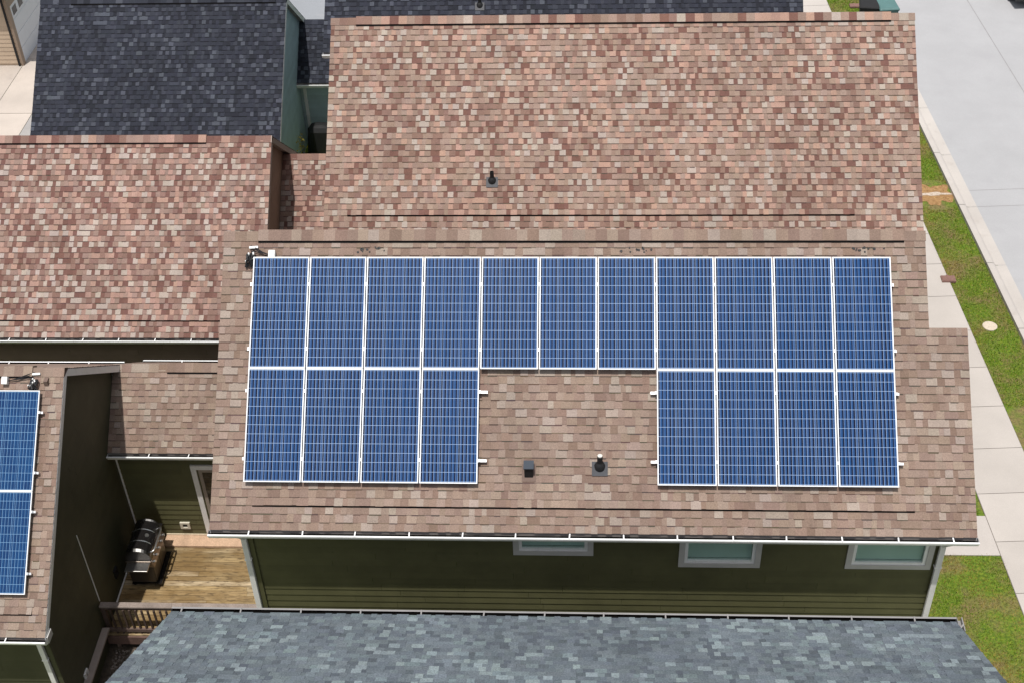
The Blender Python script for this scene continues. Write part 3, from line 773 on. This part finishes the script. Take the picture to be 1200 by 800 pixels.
rail(ORI, 0, 4, 1, .2, 'upper mounting rail under the lower left block of panels', (.03, .14))
rail(ORI, 0, 4, 1, .8, 'lower mounting rail under the lower left block of panels', (.03, .14))
rail(ORI, 7, 11, 1, .2, 'upper mounting rail under the lower right block of panels', (.1, .06))
rail(ORI, 7, 11, 1, .8, 'lower mounting rail under the lower right block of panels', (.1, .09))
for r_, fr, lb in ((0, .22, 'topmost mounting rail end beside the two deep blue panels'), (0, .82, 'second mounting rail from the ridge beside the two deep blue panels'),
               (1, .2, 'third mounting rail from the ridge beside the two deep blue panels'), (1, .8, 'mounting rail nearest the gutter beside the two deep blue panels')):
    rail(LORI, 0, 1, r_, fr, lb, (.05, .07), 'mounting rails on the lower left house')

# wiring at the upper corner of each array
def wiring(x, y, k, side, label_w, label_b, bx):
    z = lambda yy: zat(k, yy)
    root = thing('cable_bundle', label_w, 'cables', (x, y, z(y)))
    P = lambda dx, dv, dn: Vector((x, y, z(y)))+Us*dx+Vs*dv+Ns*dn
    mb = MB()
    for i in range(9):
        a = uni(-.06, .1); pts = [P(a+uni(-.04, .05)*t, .05-.24*t+uni(-.02, .02), .03+.07*math.sin(3.1*t)+uni(0, .03)) for t in (0, .25, .5, .75, 1)]
        mb.tube(pts, uni(.012, .02), 6)
    for i in range(3):
        d = side*(bx-x) if False else (bx-x)
        pts = [P(d*t+uni(-.01, .01), .1+.05*i*(1-t)*math.cos(2*t)-.08*t, .03+.04*math.sin(3.1*t)) for t in (0, .2, .4, .6, .8, 1)]
        mb.tube(pts, .009, 6)
    child(mb, 'cable', M_cable, root, smooth=True)
    c = MB()
    for i in range(6):
        q = P(uni(-.08, .1), uni(-.18, .06), .1+uni(0, .03)); c.box(q.x-.012, q.x+.012, q.y-.012, q.y+.012, q.z-.01, q.z+.015)
    child(c, 'cable_clip', M_white, root)
    f = MB(); f.bar(P(-.03, .16, .04), P(.13, .17, .04), .045, .04, tuple(Ns)); child(f, 'conduit_body', M_jbox, root, bevel=.008)
    b = MB(); q = Vector((bx, y+.02, z(y+.02)))
    b.hexa([q+Us*a*.058+Vs*(c_*.075)+Ns*n for n in (.015, .12) for a, c_ in ((-1, -1), (1, -1), (1, 1), (-1, 1))])
    o = b.build('junction_box', M_jbox, None, loc=q, bevel=.01)
    tag(o, label_b, 'junction box')
wiring(-.07, .1, -.17, 1, 'tangle of black cables at the upper left corner of the big array', 'small white junction box above the first panel of the big array', .32)
wiring(-5.02, .5, -3.87, -1, 'tangle of black cables above the deep blue panels at the left edge', 'small white junction box above the deep blue panel at the left edge', -5.58)

# ------------------------------------------------------------------ the deck, its railing and the grills
deck = thing('wooden_deck', 'weathered brown wooden deck in the gap between the two green houses', 'deck', (-2.3, .6, GZ))
mb = MB(); y = -.93
while y < 1.93:
    for xa, xb in ((-4.55, -2.2+uni(-.8, .8)), (None, -.06)):
        xa = xa if xa is not None else last+.004
        k = uni(.7, 1.2); c = random.choice([(.38, .275, .135), (.34, .24, .115), (.43, .325, .185), (.29, .2, .095), (.44, .345, .22)])
        mb.box(xa, xb, y+.004, min(y+.136, 1.93), DZ-.035+uni(-.002, .002), DZ+uni(-.002, .002), tuple(q*k for q in c)); last = xb
    y += .14
child(mb, 'deck_boards', M_wood, deck)
mb = MB(); mb.box(-4.55, -.06, -.98, -.94, DZ-.25, DZ-.01, (.13, .08, .065)); mb.box(-4.5, -.1, -.93, 1.9, DZ-.2, DZ-.045, (.05, .04, .03))
for x in (-4.4, -3, -1.6, -.3): mb.box(x, x+.09, -.935, -.845, GZ, DZ-.21, (.14, .1, .08))
child(mb, 'deck_frame', M_railwood, deck)
rl = MB(); TZ = -8.7; c = (.25, .205, .18)
rl.box(-4.55, -2.98, -.87, -.73, TZ-.036, TZ, c); rl.box(-2.976, -.06, -.87, -.73, TZ-.036, TZ, c)
child(rl, 'handrail', M_railwood, deck)
rl = MB(); rl.box(-4.55, -.06, -.9, -.845, DZ+.08, DZ+.17, (.13, .09, .075)); rl.box(-4.55, -.06, -.845, -.8, TZ-.12, TZ-.04, (.09, .06, .05))
child(rl, 'lower_rail', M_railwood, deck)
for x in (-4.5, -2.95, -1.5, -.15):
    p = MB(); p.box(x-.045, x+.045, -.84, -.75, DZ, TZ-.037, (.08, .055, .045)); child(p, 'post', M_railwood, deck)
x = -4.32; b0 = None
while x < -.25:
    if b0 is None:
        p = MB(); p.box(-.019, .019, -.019, .019, -.4, .4, (.075, .05, .04)); b0 = p.build('baluster', M_railwood, deck); o = b0
    else:
        o = b0.copy(); COL.objects.link(o); o.parent = deck
    o.location = Vector((x, -.87, DZ+.38))-Vector(deck.location); x += .135
# pale plank at the back as a doorstep
mb = MB(); mb.box(-3.9, -1.2, 1.6, 1.93, DZ+.006, DZ+.06, (.5, .34, .23)); mb.box(-3.9, -1.2, 1.935, 1.96, DZ+.006, DZ+.085, (.62, .52, .38))
o = mb.build('door_step', mat_tinted('pale_step_wood', .8, 30, .12, (4, .2)), None, loc=(-2.5, 1.7, DZ)); tag(o, 'pale pinkish wooden step board against the siding at the back of the deck', 'step')

g = thing('gas_grill', 'black gas grill with chrome handle and polished hood end on the wooden deck', 'grill', (-4.05, .9, DZ))
gl = Vector(g.location)
def gpart(mb, nm, m, par=None, **k):
    if par is None: return child(mb, nm, m, g, **k)
    mb.v = [tuple(Vector(q)-gl) for q in mb.v]; return mb.build(nm, m, par, **k)
Zt = DZ+.86; Y0, Y1 = .42, 1.38
mb = MB(); mb.box(-4.4, -3.84, Y0+.03, Y1-.03, DZ+.12, Zt-.19); cart = gpart(mb, 'cart', mat_paint('cart_enamel', (.05, .042, .036), .4, .1), bevel=.015)
for ya, yb in ((Y0+.06, .89), (.91, Y1-.06)):
    mb = MB(); mb.box(-3.838, -3.82, ya, yb, DZ+.16, Zt-.24); gpart(mb, 'door', mat_paint('cart_door', (.09, .07, .055), .3), cart, bevel=.006)
mb = MB(); mb.hexa([(-4.4, Y0, Zt-.185), (-3.76, Y0, Zt-.185), (-3.76, Y1, Zt-.185), (-4.4, Y1, Zt-.185), (-4.4, Y0, Zt), (-3.82, Y0, Zt), (-3.82, Y1, Zt), (-4.4, Y1, Zt)]); gpart(mb, 'control_panel', mat_metal('brushed_panel', (.3, .25, .21), .35), bevel=.012)
for yy in (.52, .72, .92, 1.12, 1.3):
    k = MB(); k.lathe([(.034, 0), (.03, .045), (0, .045)], (-3.785, yy, Zt-.09), (1, 0, .35), 14); gpart(k, 'knob', M_alu, smooth=True)
h = MB(); n = 16
pr_ = [(-4.4+.6*(1-math.cos(math.pi*i/n))/2, Zt+.02+.33*math.sin(math.pi*i/n)**.75) for i in range(n+1)]
for (xa, za), (xb, zb) in zip(pr_, pr_[1:]): h.quad((xa, Y0+.08, za), (xb, Y0+.08, zb), (xb, Y1-.05, zb), (xa, Y1-.05, za))
hood = gpart(h, 'hood', M_grillblack, smooth=True)
for ya, yb in ((Y0+.02, Y0+.079), (Y1-.049, Y1)):
    e = MB()
    lo = [(xa, ya, Zt+.02+(za-Zt-.02)*.9) for xa, za in pr_]; hi = [(xa, yb, za+.004) for xa, za in pr_]
    for p, q, r, t in zip(lo, lo[1:], hi[1:], hi): e.quad(p, q, r, t)
    e.poly(lo); e.poly(hi); gpart(e, 'hood_end', M_endcap, hood, smooth=True)
for yy in (Y0+.32, Y1-.3):
    tr = MB(); tr.tube([(xa, yy, za+.003) for xa, za in pr_[2:-3]], .01, 6); gpart(tr, 'trim_band', M_alu, hood, smooth=True)
tr = MB(); tr.tube([(-3.88, .56, Zt+.15), (-3.76, .56, Zt+.2), (-3.74, .62, Zt+.21), (-3.74, 1.2, Zt+.21), (-3.76, 1.26, Zt+.2), (-3.88, 1.26, Zt+.15)], .02, 10); gpart(tr, 'handle', M_alu, hood, smooth=True)
tr = MB(); tr.lathe([(.045, 0), (.045, .02), (0, .02)], (-3.97, .92, Zt+.315), (.5, 0, 1), 16); gpart(tr, 'thermometer', M_alu, hood)
for ya, yb in ((.16, Y0-.004), (Y1+.004, Y1+.22)):
    s_ = MB(); s_.box(-4.36, -3.84, ya, yb, Zt-.06, Zt-.02); gpart(s_, 'side_shelf', M_steel if ya < .3 else M_grillblack, bevel=.012)
for x in (-4.36, -3.9):
    for yy in (.5, 1.3):
        w = MB(); w.lathe([(.02, -.02), (.055, -.02), (.055, .02), (.02, .02)], (x, yy, DZ+.057), (0, 1, 0), 14); gpart(w, 'wheel', M_rubber, smooth=True)
mb = MB(); mb.box(-4.4, -3.72, Y0, Y1, DZ+.095, DZ+.118); gpart(mb, 'base_shelf', M_grillblack)
g.location.x += .08

# dark covered grill and a weed in the far yard between the dark roofed houses
cg = thing('covered_grill', 'grill under a rounded black cover on the ground below the blue-grey wing', 'grill', (-2.8, 19.3, GZ))
mb = MB(); n = 10; rows = [(.52, .32, 0), (.5, .31, .35), (.48, .3, .7), (.44, .28, .95), (.34, .2, 1.08), (.12, .07, 1.12)]; rings = []
for a, b, hh in rows:
    rings.append([(-2.8+a*math.copysign(abs(math.cos(t))**.6, math.cos(t))*uni(.97, 1.03), 19.3+b*math.copysign(abs(math.sin(t))**.6, math.sin(t))*uni(.96, 1.04), GZ+.02+hh) for t in [2*math.pi*i/20 for i in range(20)]])
for r0, r1 in zip(rings, rings[1:]):
    for i in range(20): mb.quad(r0[i], r0[(i+1) % 20], r1[(i+1) % 20], r1[i])
mb.poly(rings[-1]); child(mb, 'cover', M_black, cg, smooth=True)
mb = MB()
for i in range(4): mb.lathe([(.05, -.02), (.05, .02)], (-2.8+(.4 if i % 2 else -.4), 19.3+(.22 if i//2 else -.22), GZ+.05), (0, 1, 0), 12)
child(mb, 'wheel', M_rubber, cg)
pl = thing('yellow_plant', 'small yellow-green plant at the foot of the blue-grey wall', 'plant', (-3.25, 18.0, GZ))
mb = MB()
for i in range(160):
    a = uni(0, 6.28); r = uni(0, .28); hh = uni(.1, 1.5); p = Vector((-3.22+r*.5*math.cos(a), 18.0+r*math.sin(a), GZ+hh)); s = uni(.03, .07)
    mb.poly([p+Vector((uni(-s, s), uni(-s, s), uni(-s, s))) for _ in range(3)])
child(mb, 'foliage', M_foil, pl)
mb = MB(); mb.tube([(-3.22, 18.0, GZ), (-3.23, 18.0, GZ+.6), (-3.2, 17.98, GZ+1.4)], [.02, .015, .006], 6); child(mb, 'stem', M_soil, pl)

# ------------------------------------------------------------------ ground, road, pavement
def struct(mb, name, mats, **k):
    o = mb.build(name, mats, None, **k); o['kind'] = 'structure'; return o
mb = MB(); mb.quad((-300, -300, GZ), (300, -300, GZ), (300, 300, GZ), (-300, 300, GZ)); struct(mb, 'ground', M_ground)
PH_ = R(3.35); cP, sP = math.cos(PH_), math.sin(PH_)
RD = lambda p, d, z=GZ: (p*cP-d*sP, p*sP+d*cP, z)      # p across the road, d along it
def strip(mb, p0, p1, d0, d1, z, col=(1, 1, 1), m=0):
    mb.quad(RD(p0, d0, z), RD(p1, d0, z), RD(p1, d1, z), RD(p0, d1, z), col, m)
mb = MB(); strip(mb, 18.7, 26.6, -60, 120, GZ+.006)
strip(mb, 22.47, 22.5, -60, 120, GZ+.01, m=1)
for d in (-18, -8, 2.2, 15.0, 15.9, 29.45, 30.25, 41): strip(mb, 18.95, 22.47, d, d+.02, GZ+.01, m=1)
for d in (-10, 4, 19, 33): strip(mb, 22.5, 26.4, d, d+.02, GZ+.01, m=1)
struct(mb, 'road', [M_road, M_joint])
def kerb(p_back, sgn, name):
    mb = MB(); d = -60
    prof = [(0, -.1), (0, .12), (.15, .115), (.2, .1), (.26, .02), (.3, .012), (.58, .014), (.58, -.05)]
    while d < 120:
        k = uni(.95, 1.04)
        for (a, za), (b, zb) in zip(prof, prof[1:]):
            mb.quad(RD(p_back+sgn*a, d+.008, GZ+za), RD(p_back+sgn*b, d+.008, GZ+zb), RD(p_back+sgn*b, d+2.99, GZ+zb), RD(p_back+sgn*a, d+2.99, GZ+za), (k, k*.995, k*.99))
        d += 3.0
    struct(mb, name, M_kerb)
kerb(18.35, 1, 'kerb'); kerb(26.95, -1, 'kerb')
mb = MB(); d = -59.98+.5
while d < 120:
    k = uni(.95, 1.05); strip(mb, 15.55, 17.09, d+.008, d+1.515, GZ+.03, (k, k, k*.99))
    d += 1.524
strip(mb, 15.54, 17.1, -60, 120, GZ+.018, (.5, .48, .46))
mb.quad(RD(17.1, -60, GZ+.03), RD(17.1, -60, GZ), RD(17.1, 120, GZ), RD(17.1, 120, GZ+.03), (.6, .6, .6)); struct(mb, 'sidewalk', M_walk)
# front walks from the houses to the pavement
def walk(y0, y1, x0):
    mb = MB(); xe = lambda y: (15.535-sP*y)/cP; z = GZ+.026
    mb.quad((x0, y0, z), (xe(y0), y0, z), (xe(y1), y1, z), (x0, y1, z)); mb.quad((x0, y0, GZ-.02), (xe(y0), y0, GZ-.02), (xe(y0), y0, z), (x0, y0, z)); mb.quad((xe(y1), y1, GZ-.02), (x0, y1, GZ-.02), (x0, y1, z), (xe(y1), y1, z))
    struct(mb, 'front_path', M_walk)
walk(1.98, 3.2, 11.98); walk(31.2, 32.6, 11.9)
# bare clay patch with pale stones across the verge
mb = MB()
def blob(cx, cy, rx, ry, z, n=26, j=.18):
    a, b, c = uni(0, 6), uni(0, 6), uni(0, 6)
    f = lambda t: 1+j*(.6*math.sin(2*t+a)+.5*math.sin(5*t+b)+.35*math.sin(9*t+c))+uni(-.03, .03)
    return [(cx+rx*math.cos(t)*f(t), cy+ry*math.sin(t)*f(t), z) for t in [2*math.pi*i/n for i in range(n)]]
def fan(mb, cx, cy, rx, ry, z, n, j):
    ps = blob(cx, cy, rx, ry, z, n, j)
    for p, q in zip(ps, ps[1:]+ps[:1]): mb.poly([(cx, cy, z), p, q])
fan(mb, 16.85, 16.75, .5, .62, GZ+.012, 70, .3); struct(mb, 'bare_soil', M_clay)
mb = MB(); fan(mb, 16.72, 16.78, .55, .1, GZ+.018, 50, .4); struct(mb, 'stone_strip', M_strip)
# driveway behind the left row and a concrete yard beyond
mb = MB()
for x0, x1, y0, y1 in ((-26, -15.14, 14, 40), (-15.12, -13.66, 14, 40), (-13.64, -11.2, 14, 40)):
    yy = y0
    while yy < y1:
        k = uni(.92, 1.06); kc = (k*.74, k*.8, k*.88) if x0 > -14 else (k, k, k); mb.box(x0, x1, yy+.01, yy+3.98, GZ-.05, GZ+.03, kc); yy += 4
struct(mb, 'driveway', M_drive)
mb = MB(); mb.box(-9, -2.6, 26.5, 38, GZ-.05, GZ+.03, (.72, .76, .8)); struct(mb, 'yard_slab', M_road)
mb = MB(); mb.quad((-4.6, -6, GZ+.006), (0, -6, GZ+.006), (0, 2.2, GZ+.006), (-4.6, 2.2, GZ+.006)); struct(mb, 'side_yard', M_soil)
# gravel along the foot of the wall
mb = MB()
for i in range(900):
    p = Vector((uni(-4.42, -3.4), uni(-3.4, -.98), GZ+.006)); s = uni(.012, .04); k = uni(.5, 1.3); c = (.2*k, .17*k, .15*k)
    v = [p+Vector((s*math.cos(a+uni(-.3, .3)), s*math.sin(a+uni(-.3, .3)), 0)) for a in (0, 1.57, 3.14, 4.71)]; tp = p+Vector((uni(-.3, .3)*s, uni(-.3, .3)*s, s*uni(.6, 1)))
    for a, b in zip(v, v[1:]+v[:1]): mb.poly([a, b, tp], c)
o = mb.build('gravel', M_stone); o['kind'] = 'stuff'

# grass blades over the verge and the front lawns
mb = MB()
def blades(n, fn):
    for i in range(n):
        x, y = fn()
        if .45*math.sin(x*1.9+1)+.45*math.sin(y*1.3+x*.7)+.35*math.sin(y*3.1-x*2.2) < uni(-1.1, .25)-.35 and rnd() < .8: continue
        if math.hypot((x-16.85)/.7, (y-16.75)/.85) < 1 and rnd() < .88: continue
        dry = .5+.5*math.sin(x*1.3+2*math.sin(y*.9)+.4)*math.sin(y*1.05+1.3*math.sin(x*1.7)); dry = max(0, min(1, (dry-.6)*2.4+(.3 if y < 2.1 else 0)+uni(-.35, .35)))
        h = uni(.02, .06); a = uni(0, 6.28); w = uni(.006, .012); dx, dy = math.cos(a), math.sin(a)
        t = rnd(); c = (.05+.17*t, .125+.17*t, .004+.012*t) if rnd() < .85 else (.34, .24, .08)
        c = tuple(q*(1-dry)+d*dry for q, d in zip(c, (.33, .235, .06)))
        l = uni(0, .04); b = uni(0, 6.28)
        mb.poly([(x-dx*w, y-dy*w, GZ), (x+dx*w, y+dy*w, GZ), (x+l*math.cos(b), y+l*math.sin(b), GZ+h)], c)
blades(52000, lambda: RD(uni(17.06, 18.37), uni(6, 34))[:2])
blades(30000, lambda: (uni(12.3, 15.5), uni(-4.5, 2.0)))
blades(4000, lambda: (uni(14.3, 15.25), uni(3.22, 5.2)))
o = mb.build('grass', M_blade); o['kind'] = 'stuff'

# ------------------------------------------------------------------ small things on the ground
mb = MB(); c = Vector((17.09, 10.27, GZ)); mb.lathe([(.2, 0), (.2, .03), (.18, .045), (.15, .045), (.145, .04), (0, .04)], c, n=28)
o = mb.build('manhole_lid', M_lid, None, loc=c, smooth=True); tag(o, 'round beige utility lid set in the grass verge', 'lid')
for (x, y, lb) in ((16.38, 12.36, 'red-brown meter box cover at the edge of the pavement near the array'), (16.36, 29.75, 'red-brown meter box cover on the far grass by the green bins')):
    mb = MB(); mb.box(x-.2, x+.2, y-.14, y+.14, GZ+.005, GZ+.075); mb.box(x-.17, x+.17, y-.11, y+.11, GZ+.076, GZ+.084); mb.box(x-.03, x+.03, y+.142, y+.2, GZ+.005, GZ+.06)
    o = mb.build('meter_box_cover', M_rustlid, None, loc=(x, y, GZ), bevel=.01); tag(o, lb, 'cover', 'meter box covers by the pavement')

def trash_bin(x, y, rz, label, lidm, bodym):
    root = thing('wheelie_bin', label, 'bin', (x, y, GZ+.015), 'green bins at the kerb'); root.rotation_euler = (0, 0, rz)
    b = MB(); wb, db, wt, dt, H = .28, .28, .35, .36, .98
    b.hexa([(-wb, -db, .06), (wb, -db, .06), (wb, db, .06), (-wb, db, .06), (-wt, -dt, H), (wt, -dt, H), (wt, dt, H), (-wt, dt, H)])
    b.box(-wt-.02, wt+.02, -dt-.02, dt+.02, H-.05, H)
    b.build('body', bodym, root, bevel=.02)
    l = MB(); l.hexa([(-wt-.03, -dt-.05, H+.004), (wt+.03, -dt-.05, H+.004), (wt+.03, dt+.02, H+.004), (-wt-.03, dt+.02, H+.004), (-wt+.02, -dt+.0, H+.07), (wt-.02, -dt+.0, H+.07), (wt-.02, dt-.02, H+.1), (-wt+.02, dt-.02, H+.1)])
    l.build('lid', lidm, root, bevel=.02)
    hd = MB(); hd.tube([(-.24, dt, H-.02), (-.24, dt+.09, H+.02), (.24, dt+.09, H+.02), (.24, dt, H-.02)], .018, 8); hd.build('handle', bodym, root)
    for s in (-1, 1):
        w = MB(); w.lathe([(.02, -.03), (.11, -.03), (.125, -.01), (.125, .01), (.11, .03), (.02, .03)], (s*.27, .3, .112), (1, 0, 0), 18); w.build('wheel', M_rubber, root, smooth=True)
    lg_ = MB(); lg_.box(-.06, .06, -.37, -.352, .5, .6); lg_.build('label_plate', M_white, root)
trash_bin(17.13, 27.8, R(6), 'green wheeled bin with a lighter teal lid, the one nearer the road', M_tealld, M_teal)
trash_bin(16.5, 27.95, R(-8), 'darker green wheeled bin behind the teal-lidded bin, nearer the grass', M_rubber, M_rubber)

# parked car at the far kerb, only its near end in the frame
car = thing('parked_car', 'black car parked at the top right corner of the street', 'car', (23.1, 31.7, GZ+.01)); car.rotation_euler = (0, 0, PH_)
prof = [(-2.2, .35), (-2.25, .55), (-2.2, .85), (-2.05, .98), (-1.75, 1.05), (-1.15, 1.42), (.3, 1.46), (1.05, 1.02), (2.0, .85), (2.2, .65), (2.22, .35)]
mb = MB(); hw = .9
def sec(x): return [(x*(1-.0), y, z) for y, z in prof]
xs = [(-hw, .0), (-hw+.08, 1), (hw-.08, 1), (hw, .0)]
rings = []
for x, f in xs:
    sc = .97 if f == 0 else 1.0
    rings.append([(x*(1-.14*max(0, (z-1.0)/.46)), y*sc, z if z < 1.0 else z-(0 if f else .03)) for y, z in prof])
for r0, r1 in zip(rings, rings[1:]):
    for i in range(len(prof)-1): mb.quad(r0[i], r0[i+1], r1[i+1], r1[i])
    mb.quad(r0[-1], r0[0], r1[0], r1[-1])
mb.poly(rings[0]); mb.poly(rings[-1]); mb.build('body', M_carpaint, car, smooth=True)
gw = MB(); gw.quad((-.68, -1.72, 1.075), (.68, -1.72, 1.075), (.62, -1.2, 1.4), (-.62, -1.2, 1.4)); gw.quad((-.62, .36, 1.44), (.62, .36, 1.44), (.72, 1.0, 1.06), (-.72, 1.0, 1.06)); gw.build('windscreen', M_carglass, car)
for s in (-1, 1):
    w = MB(); w.box(*sorted((s*.2, s*.895)), -2.262, -2.2, .62, .8) if False else w.box(*sorted((s*.55, s*.86)), -2.262, -2.15, .66, .82); w.build('tail_light', M_tail, car, bevel=.02)
    for y in (-1.35, 1.35):
        w = MB(); w.lathe([(.2, -.1), (.3, -.1), (.33, -.06), (.33, .06), (.3, .1), (.2, .1)], (s*.82, y, .33), (1, 0, 0), 22); ty = w.build('wheel', M_rubber, car, smooth=True)
        w = MB(); w.lathe([(.2, -.08), (.19, .1), (0, .1)], (s*.82, y, .33), (s, 0, 0), 16); w.build('rim', M_alu, ty, smooth=True)
mb = MB(); mb.box(-.9, .9, -2.3, -2.18, .32, .56); mb.build('bumper', M_carpaint, car, bevel=.04)

# garage at the upper left corner
ga = thing('garage', 'beige sided garage with a pale door at the top left corner', 'garage', (-17.5, 28.5, GZ))
w = MB(); gx, gy = -15.12, 25.5; top = GZ+2.95
siding(w, lambda u, z: Vector((u, gy, z)), GZ+.12, top, lambda z: (gx-6, gx), (0, -1, 0), .17)
w.box(gx-6, gx, gy+.01, gy+7, GZ, GZ+.12); w.box(gx-6, gx-.03, gy+.02, gy+7, GZ+.12, top)
child(w, 'wall', M_beige, ga)
t = MB(); t.box(gx-.03, gx+.05, gy-.035, gy+.2, GZ, top); t.box(gx-.03, gx+.04, gy+.2, gy+5.6, GZ+2.3, top); t.box(gx-.03, gx+.05, gy+5.6, gy+6.2, GZ, top); child(t, 'corner_trim', M_beigedk, ga)
t = MB(); t.box(gx-.14, gx-.07, gy-.07, gy-.036, GZ, top); child(t, 'downspout', M_rubber, ga)
t = MB()
for i in range(4): t.box(gx-.02, gx+.012, gy+.21, gy+5.59, GZ+.03+i*.57, GZ+.03+i*.57+.56)
gd = child(t, 'garage_door', mat_paint('pale_door', (.6, .62, .66), .5, .03), ga, bevel=.01)
for i in range(8):
    p = MB(); p.box(gx+.013, gx+.02, gy+.4+i*.64, gy+.8+i*.64, GZ+1.86, GZ+2.16); p.v = [tuple(Vector(q)-Vector(ga.location)) for q in p.v]; p.build('window', M_carglass, gd)
rf = MB()
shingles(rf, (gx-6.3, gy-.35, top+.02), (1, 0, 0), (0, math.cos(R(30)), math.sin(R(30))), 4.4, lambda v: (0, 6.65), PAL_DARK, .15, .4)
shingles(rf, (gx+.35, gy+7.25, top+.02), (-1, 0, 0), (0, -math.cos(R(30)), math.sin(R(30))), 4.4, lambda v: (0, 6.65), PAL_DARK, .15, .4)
zt = top+.02+4.4*.5; ym = gy-.35+4.4*math.cos(R(30))
rf.hexa([(gx-6.3, gy-.34, top-.08), (gx+.35, gy-.34, top-.08), (gx+.35, ym, zt-.1), (gx-6.3, ym, zt-.1), (gx-6.3, gy-.34, top+.018), (gx+.35, gy-.34, top+.018), (gx+.35, ym, zt), (gx-6.3, ym, zt)], m=1)
rf.hexa([(gx-6.3, ym, zt-.1), (gx+.35, ym, zt-.1), (gx+.35, gy+7.24, top-.08), (gx-6.3, gy+7.24, top-.08), (gx-6.3, ym, zt), (gx+.35, ym, zt), (gx+.35, gy+7.24, top+.018), (gx-6.3, gy+7.24, top+.018)], m=1)
child(rf, 'roof', [M_shingle, M_soffit], ga)
t = MB(); t.poly([(gx-.02, gy, top), (gx-.02, gy+7, top), (gx-.02, ym, zt-.15)]); child(t, 'gable', M_beige, ga)

# ------------------------------------------------------------------ light, sky, camera
SD = Vector((-.085, -.228, 1)).normalized()          # towards the sun
sun = bpy.data.lights.new('sun', 'SUN'); sun.energy = 4.0; sun.angle = R(.55); sun.color = (1, .965, .91)
so = bpy.data.objects.new('sun', sun); COL.objects.link(so); so.rotation_euler = SD.to_track_quat('Z', 'Y').to_euler(); so.location = (0, 0, 40)
wd = bpy.data.worlds.new('World'); scene.world = wd; wd.use_nodes = True
nt = wd.node_tree; bg = nt.nodes['Background']; sk = nt.nodes.new('ShaderNodeTexSky'); sk.sky_type = 'NISHITA'; sk.sun_disc = False
sk.sun_elevation = math.asin(SD.z); sk.sun_rotation = math.atan2(SD.x, SD.y); sk.air_density = 1.0; sk.dust_density = 2.0; sk.altitude = 100
hs = nt.nodes.new('ShaderNodeHueSaturation'); hs.inputs['Saturation'].default_value = .36
nt.links.new(sk.outputs[0], hs.inputs['Color']); nt.links.new(hs.outputs[0], bg.inputs[0]); bg.inputs[1].default_value = .14

f, th, ps, ro = 1575.8421682991698, 0.6987939924637331, -0.06612925358536166, -0.039343083718078736
Cpos = Vector((5.778078352346152, -18.940065108146147, 14.01254850696065))
F = Vector((math.sin(ps)*math.cos(th), math.cos(ps)*math.cos(th), -math.sin(th))); Rt = Vector((math.cos(ps), -math.sin(ps), 0)); U = Rt.cross(F)
R2 = Rt*math.cos(ro)+U*math.sin(ro); U2 = U*math.cos(ro)-Rt*math.sin(ro)
cam = bpy.data.cameras.new('camera'); cam.sensor_width = 36; cam.lens = 36*f/1200; cam.clip_end = 2000; cam.clip_start = .1
co = bpy.data.objects.new('camera', cam); COL.objects.link(co)
co.matrix_world = Matrix((( R2.x, U2.x, -F.x, Cpos.x), (R2.y, U2.y, -F.y, Cpos.y), (R2.z, U2.z, -F.z, Cpos.z), (0, 0, 0, 1)))
scene.camera = co
vs = scene.view_settings; vs.view_transform = 'Standard'; vs.look = 'None'; vs.exposure = 0; vs.gamma = 1; vs.use_curve_mapping = False
